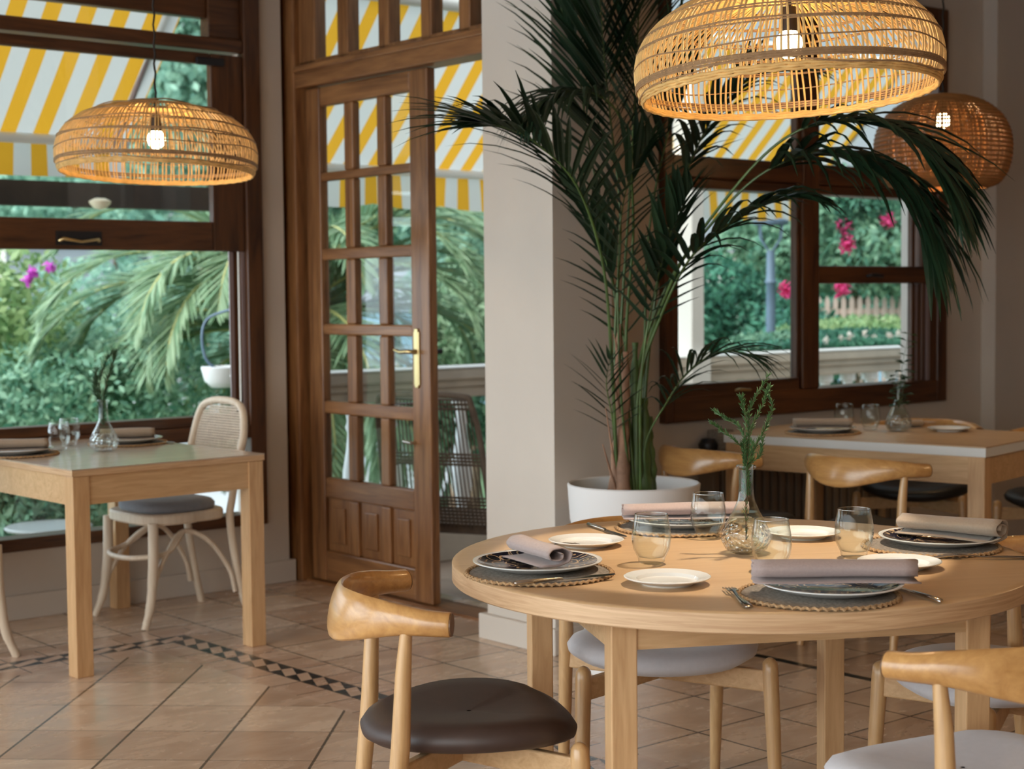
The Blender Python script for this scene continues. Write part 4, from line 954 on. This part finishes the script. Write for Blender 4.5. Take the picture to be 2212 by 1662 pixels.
# timber beam with dome lamps under the left awning
pb = thing('pergola_beam', W(.4, 8.15, -1.3), RA, 'dark timber beam under the left awning outside the window', 'beam')
MB().box(0, 4.55, -.05, .05, 3.145, 3.275).build('beam', M_beam, pb); MB().box(4.55, 4.67, -.06, .06, 0, 3.275).build('post', M_beam, pb); MB().box(-.12, 0, -.06, .06, 0, 3.275).build('post', M_beam, pb)
for s_, lb in ((3.92, 'cream dome lamp under the dark beam, below the left rattan pendant'), (2.98, 'cream dome lamp under the dark beam at the left frame edge')):
    dl = thing('dome_lamp', W(s_, 8.06, 1.83), RA, lb, 'lamp', 'dome lamps under the timber beam')
    MB().lathe([(0, .0), (.03, .005), (.055, .03), (.06, .045), (.03, .06), (0, .06)], 20).build('dome', M_lamp, dl, smooth=60); MB().tube([(0, 0, .055), (0, .09, .08)], .012, 8).build('bracket', M_iron, dl)
# wicker armchair on the terrace
wc = thing('wicker_chair', W(4.90, 6.22, -.11), R(-22), 'brown wicker armchair on the terrace seen between door and pillar', 'chair')
def wick_panel(p00, p10, p11, p01, nx, ny, dens):
    mb = MB(); A2, B2, C2, D2 = map(Vector, (p00, p10, p11, p01))
    for i in range(nx+1):
        f_ = i/nx; mb.tube([A2.lerp(B2, f_), D2.lerp(C2, f_)], .004, 4)
    for y0, y1, n_ in dens:
        for j in range(n_):
            f_ = y0+(y1-y0)*j/max(1, n_-1); mb.tube([A2.lerp(D2, f_)+Vector((0, .004, 0)), B2.lerp(C2, f_)+Vector((0, .004, 0))], .006, 4)
    return mb
wick_panel((-.27, -.26, .36), (.27, -.26, .36), (.24, -.40, .98), (-.24, -.40, .98), 26, 10, [(0, .24, 10), (.50, .58, 4), (.93, 1, 3)]).build('backrest', M_wick, wc)
MB().tube(spline([(-.28, -.25, .30), (-.265, -.33, .70), (-.24, -.405, .95), (-.18, -.42, 1.0), (.18, -.42, 1.0), (.24, -.405, .95), (.265, -.33, .70), (.28, -.25, .30)], 5), .015, 8).build('back_frame', M_wick, wc, smooth=60)
MB().box(-.28, .28, -.26, .28, .33, .38).build('seat', M_wick, wc, bevel=.02)
for s_ in (-1, 1):
    MB().tube(spline([(s_*.27, .27, .36), (s_*.31, .27, .60), (s_*.32, .1, .64), (s_*.31, -.15, .64), (s_*.27, -.30, .62)], 5), .015, 8).build('armrest', M_wick, wc, smooth=60)
    for y_ in (-.24, .26): MB().tube([(s_*.26, y_, .34), (s_*.27, y_*1.05, 0)], .014, 8).build('leg', M_wick, wc, smooth=60)
# date palm
DP = Vector((-1.66, 12.0, -1.3)); dp = thing('date_palm', DP, 0, 'big feathery date palm in the garden between the left window and the door', 'palm tree')
mb = MB(); mb.tube([(0, 0, 0), (.02, 0, 1.2), (0, 0, 2.35)], [.22, .20, .26], 12); mb.build('trunk', M_trunk, dp, smooth=60)
rnd = random.Random(4)
for i in range(46):
    az = i*2.399+rnd.uniform(-.2, .2); el = R(rnd.choice([68, 55, 42, 30, 18, 5, -12])+rnd.uniform(-6, 6)); Lf = rnd.uniform(1.9, 2.4)
    h_ = Vector((math.cos(az), math.sin(az), 0)); p_ = Vector((0, 0, 2.35)); pts = [DP+p_]; e_ = el
    for k in range(8):
        p_ = p_+(h_*math.cos(e_)+Vector((0, 0, math.sin(e_))))*Lf/8; e_ -= R(11+k*1.9)*(1.0 if el > 0 else .6); pts.append(DP+p_)
    frond(pts, .10, 84, .44, .028, .16, 300+i, O=DP, parent=dp, ml=M_frond, ms=M_rach, r0=.022, seg=3, spread=.8, fwd=.55)
# background trees seen through the left window and door: (px, py, Y, rx, rz, n, mat, label)
GB = 'trees and shrubs in the garden'
TR_ = [
 (60, 800, 13.5, 1.2, .80, 9000, M_bush, 'leafy shrub at the left edge of the left window', 'shrub', .045),
 (-120, 760, 12.5, 1.1, .9, 5000, M_bushy, 'olive green shrub cut by the left frame edge', 'shrub', .05),
 (210, 880, 11.5, 1.2, .6, 5000, M_bush, 'low spreading shrub below the date palm fronds', 'shrub', .04),
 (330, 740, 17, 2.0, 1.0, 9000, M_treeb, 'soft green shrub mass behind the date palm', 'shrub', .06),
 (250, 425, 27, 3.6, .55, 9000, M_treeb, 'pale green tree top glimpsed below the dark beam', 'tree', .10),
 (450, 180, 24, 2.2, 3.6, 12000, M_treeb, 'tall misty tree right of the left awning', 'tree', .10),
 (700, 600, 19, .30, 2.4, 7000, M_bush, 'dark green tree seen in the leftmost column of door panes', 'tree', .07),
 (850, 490, 21, 2.0, .50, 6000, M_bush, 'overhanging green boughs above the sea in the door panes', 'tree', .07),
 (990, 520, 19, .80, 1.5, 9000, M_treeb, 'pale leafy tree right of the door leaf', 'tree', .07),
 (1010, 700, 15, .60, .75, 5000, M_frond, 'bushy yellow green shrub between door leaf and pillar', 'shrub', .05),
 (1000, 900, 12.5, .9, .42, 4000, M_bush, 'low green shrub behind the balusters beside the pillar', 'shrub', .04),
 (1600, 700, 15, 1.15, 1.0, 12000, M_bushd, 'dense dark teal hedge bush left of the street lamp', 'hedge', .045),
 (1665, 545, 19, .95, .62, 6000, M_bush, 'green tree crown behind the street lamp', 'tree', .06),
 (1860, 500, 18, 1.7, 1.0, 12000, M_bush, 'broad green tree behind the magenta flowers', 'tree', .06),
 (1850, 650, 22, 1.8, .9, 9000, M_bushd, 'dark shrubbery behind the picket fence', 'shrub', .07),
 (1870, 712, 14.5, .95, .13, 4000, M_bushy, 'yellow green flowering border before the picket fence', 'shrub', .035),
 (1850, 737, 12.5, 1.0, .10, 6000, M_bushd, 'low dark clipped hedge dotted with white flowers', 'hedge', .03),
 (1670, 740, 12.8, .5, .14, 3000, M_bush, 'low green plants right behind the balustrade, below the lamp post', 'shrub', .03)]
for i, (px_, py_, Y_, rx, rz_, n_, mt_, lb, ct, sz) in enumerate(TR_):
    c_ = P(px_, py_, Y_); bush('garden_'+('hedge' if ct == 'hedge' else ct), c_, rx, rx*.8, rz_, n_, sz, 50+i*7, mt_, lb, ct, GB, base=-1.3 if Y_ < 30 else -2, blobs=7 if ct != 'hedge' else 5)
# flowers: clusters as things of their own
def flowers(pts, mat_, label, group, size=.05, n_=60, seed=1, rr=.10, name='bougainvillea_cluster'):
    for i, (px_, py_, Y_) in enumerate(pts):
        c_ = P(px_, py_, Y_); t_ = cloud(MB(), (0, 0, 0), rr, rr, rr*1.2, n_, size, seed+i, .2).build(name, mat_, None, loc=c_)
        tag(t_, label[i] if isinstance(label, list) else label, 'flowers', group)
flowers([(1823, 492, 10.2), (1830, 530, 10.2), (1916, 474, 10.2), (1878, 412, 10.2), (1700, 625, 10.2), (1818, 622, 10.2)], M_petal,
        ['upper magenta cluster just right of the window mullion', 'magenta cluster hanging above the window mid rail', 'magenta flower cluster near the upper right pane edge', 'red magenta flowers at the top of the right pane', 'magenta flowers cut by the mullion in the left pane', 'magenta flowers just under the mid rail of the right window'], 'bougainvillea clusters', .022, 110, 3, .058)
flowers([(70, 588, 10.5), (108, 578, 10.5), (62, 606, 10.5)], M_petalv, 'violet bougainvillea high at the left of the left window', 'violet bougainvillea clusters', .022, 50, 30, .04)
flowers([(1785+i*26+(i % 2)*6, 735-(i*5) % 17, 12.0) for i in range(7)], M_petalw, 'white blossom dotting the low dark hedge', 'white hedge blossoms', .02, 22, 60, .030, 'hedge_blossom')
vn = MB(); vn.tube([P(1800, 330, 10.2)-P(1830, 400, 10.2), P(1810, 400, 10.2)-P(1830, 400, 10.2), P(1835, 480, 10.2)-P(1830, 400, 10.2), P(1860, 560, 10.2)-P(1830, 400, 10.2), P(1820, 620, 10.2)-P(1830, 400, 10.2)], .008, 5); vn.tube([P(1830, 480, 10.2)-P(1830, 400, 10.2), P(1770, 560, 10.25)-P(1830, 400, 10.2), P(1700, 620, 10.2)-P(1830, 400, 10.2)], .006, 5)
cloud(vn, P(1870, 440, 10.2)-P(1830, 400, 10.2), .22, .1, .12, 500, .03, 9, .3); cloud(vn, P(1820, 440, 10.2)-P(1830, 400, 10.2), .06, .06, .25, 400, .025, 8, .3)
tag(vn.build('bougainvillea_vine', M_bushd, None, loc=P(1830, 400, 10.2)), 'dark leafy bougainvillea branch hanging in front of the awning end', 'plant')
# picket fence
fp = P(1770, 640, 17.5); fe = P(1975, 632, 17.5); fence = thing('picket_fence', (fp.x, fp.y, -.9), math.atan2(fe.y-fp.y, fe.x-fp.x), 'bleached wooden picket fence across the garden behind flowers', 'fence'); FL_ = (fe-fp).length+.5; zt = fp.z+.9
n_ = int(FL_/.088); pk = None
for k in range(n_):
    if pk is None: pk = MB().add([(-.026, 0, 0), (.026, 0, 0), (.026, 0, zt-.05), (0, 0, zt), (-.026, 0, zt-.05), (-.026, .02, 0), (.026, .02, 0), (.026, .02, zt-.05), (0, .02, zt), (-.026, .02, zt-.05)], [(0, 1, 2, 3, 4), (9, 8, 7, 6, 5), (0, 4, 9, 5), (1, 6, 7, 2), (2, 7, 8, 3), (3, 8, 9, 4)]).build('picket', M_fence, fence)
    else: c_ = pk.copy(); C.objects.link(c_); c_.location = (k*.088, 0, 0)
MB().box(-.05, FL_, .02, .05, zt-.20, zt-.14).build('fence_rail', M_fence, fence); MB().box(-.05, FL_, .02, .05, zt-.75, zt-.69).build('fence_rail', M_fence, fence)
# street lamp
lp = P(1665, 600, 14.0); sl = thing('street_lamp', (lp.x, lp.y, -1.3), 0, 'blue grey street lamp post with open lantern in the garden', 'street lamp'); zz = P(1663, 540, 14.0).z+1.3; zl = P(1663, 478, 14).z+1.3
MB().lathe([(.09, 0), (.09, .3), (.05, .4), (.042, zz-.5), (.04, zz-.3), (.055, zz-.28), (.04, zz-.25), (.035, zz)], 14).build('post', M_pole, sl, smooth=50)
mb = MB()
for k in range(4):
    a_ = k*math.pi/2+.7; mb.tube([(.035*math.cos(a_), .035*math.sin(a_), zz), (.12*math.cos(a_), .12*math.sin(a_), zz+.10), (.135*math.cos(a_), .135*math.sin(a_), zl-.02)], .008, 5)
mb.build('lantern_cage', M_pole, sl); MB().lathe([(.15, zl-.03), (.16, zl), (.06, zl+.08), (0, zl+.1)], 14).build('lantern_cap', M_pole, sl, smooth=40)
# house behind the shrubs, boats/cars and hanging bowl
hp_ = P(90, 560, 34); hs = thing('garden_house', (hp_.x, hp_.y, -2), 0, 'pale blue grey house wall high at the left behind the shrubs', 'building'); M_house = plain('house_render', (.19, .225, .26), .9)
MB().box(-4.5, 1.55, 0, 3, 0, hp_.z+2.4).build('walls', M_house, hs); MB().box(-4.7, 1.75, -.2, 3.2, hp_.z+2.4, hp_.z+2.6).build('roof', M_stone, hs); MB().box(-.95, -.75, -.02, 0, hp_.z+1.55, hp_.z+2.3).build('window', M_white, hs)
hq = P(1560, 520, 40); h2 = thing('seaside_house', (hq.x, hq.y, -3), 0, 'pale house with pinkish roof far behind the hedge left of the lamp post', 'building')
MB().box(-1.2, .9, 0, 3, 0, hq.z+2.55).build('walls', M_white, h2); MB().box(-1.3, 1.0, -.1, 3.1, hq.z+2.55, hq.z+2.7).build('roof', plain('pink_roof', (.70, .52, .46), .9), h2)
hb = P(482, 815, 9.6); hg = thing('hanging_planter', (hb.x, hb.y, hb.z-.06), 0, 'white hanging bowl planter on a curved metal arm at the right of the left window', 'planter')
MB().lathe([(0, -.0), (.07, 0), (.11, .04), (.13, .12), (.12, .125), (.10, .05), (0, .03)], 24).build('bowl', M_white, hg, smooth=60); MB().tube(spline([(-.03, 0, .10), (-.10, 0, .17), (-.12, 0, .30), (-.09, 0, .40), (.02, -.04, .45), (.26, -.14, .50)], 6), .009, 6).build('arm', M_pole, hg, smooth=60)
def car(px_, py_, Y_, mat_, label, k=1.0):
    c_ = P(px_, py_, Y_); t_ = thing('parked_car', (c_.x, c_.y, c_.z-.7*k), R(8), label, 'car', 'parked cars beyond the palm')
    pr = [(-2.0, .25), (-2.05, .6), (-1.5, .85), (-.9, 1.35), (.6, 1.38), (1.2, .92), (1.95, .78), (2.05, .3)]
    mb = MB(); vs = [(x_*k, y_*k, z2*k) for y_ in (-.8, .8) for x_, z2 in pr]; n2 = len(pr)
    mb.add(vs, [tuple(range(n2)), tuple(range(2*n2-1, n2-1, -1))]+[(i, i+n2, (i+1) % n2+n2, (i+1) % n2) for i in range(n2)]); mb.build('body', mat_, t_, bevel=.05)
    MB().add([(x_*k, -.81*k, z2*k) for x_, z2 in ((-1.3, .9), (-.85, 1.25), (.5, 1.28), (.95, .92))], [(0, 1, 2, 3)]).build('side_window', M_iron, t_)
    for x_ in (-1.3, 1.25): MB().tube([(x_*k, -.85*k, .32*k), (x_*k, -.65*k, .32*k)], .32*k, 16).build('wheel', M_iron, t_, smooth=40)
car(455, 845, 26, plain('blue_car_paint', (.05, .12, .24), .3), 'dark blue car parked beyond the garden at the right of the left window', .75)
car(285, 868, 24, plain('white_car_paint', (.75, .78, .82), .3), 'white car parked behind the palm fronds in the left window', .8)
M_conc = plain('pale_paving', (.55, .56, .57), .8)
struct('path', MB().add([(-9, 16, -1.28), (-1, 16, -1.28), (-1, 34, -1.7), (-9, 34, -1.7)], [(0, 1, 2, 3)]), M_conc, st=False)

# low planting and a round patio table outside the lower left pane
for i, (px_, py_, Y_, rx, rz_) in enumerate(((40, 1060, 9.0, .35, .30), (150, 1080, 9.3, .40, .25), (-40, 1120, 8.9, .3, .2))):
    bush('patio_shrub', P(px_, py_, Y_), rx, rx, rz_, 2600, .045, 700+i, M_bush, ['leafy shrub outside the lowest left pane, nearest the frame edge', 'leafy shrub outside the lowest pane behind the left table leg', 'small shrub outside the lowest left pane, cut by the frame edge'][i], 'shrub', 'shrubs on the left terrace', trunk=False, base=-.11, blobs=3)
M_rad2 = plain('patio_table_grey', (.30, .32, .31), .6)
tp = P(105, 1135, 8.6); pt = thing('patio_table', (tp.x, tp.y, -.11), 0, 'pale round patio table outside the lowest left pane', 'table')
MB().lathe([(0, tp.z+.09), (.22, tp.z+.09), (.23, tp.z+.10), (.22, tp.z+.11), (0, tp.z+.11)], 32).build('tabletop', M_rad2, pt, smooth=40); MB().lathe([(.12, 0), (.03, .03), (.025, tp.z+.09)], 12).build('stem', M_iron, pt, smooth=40)
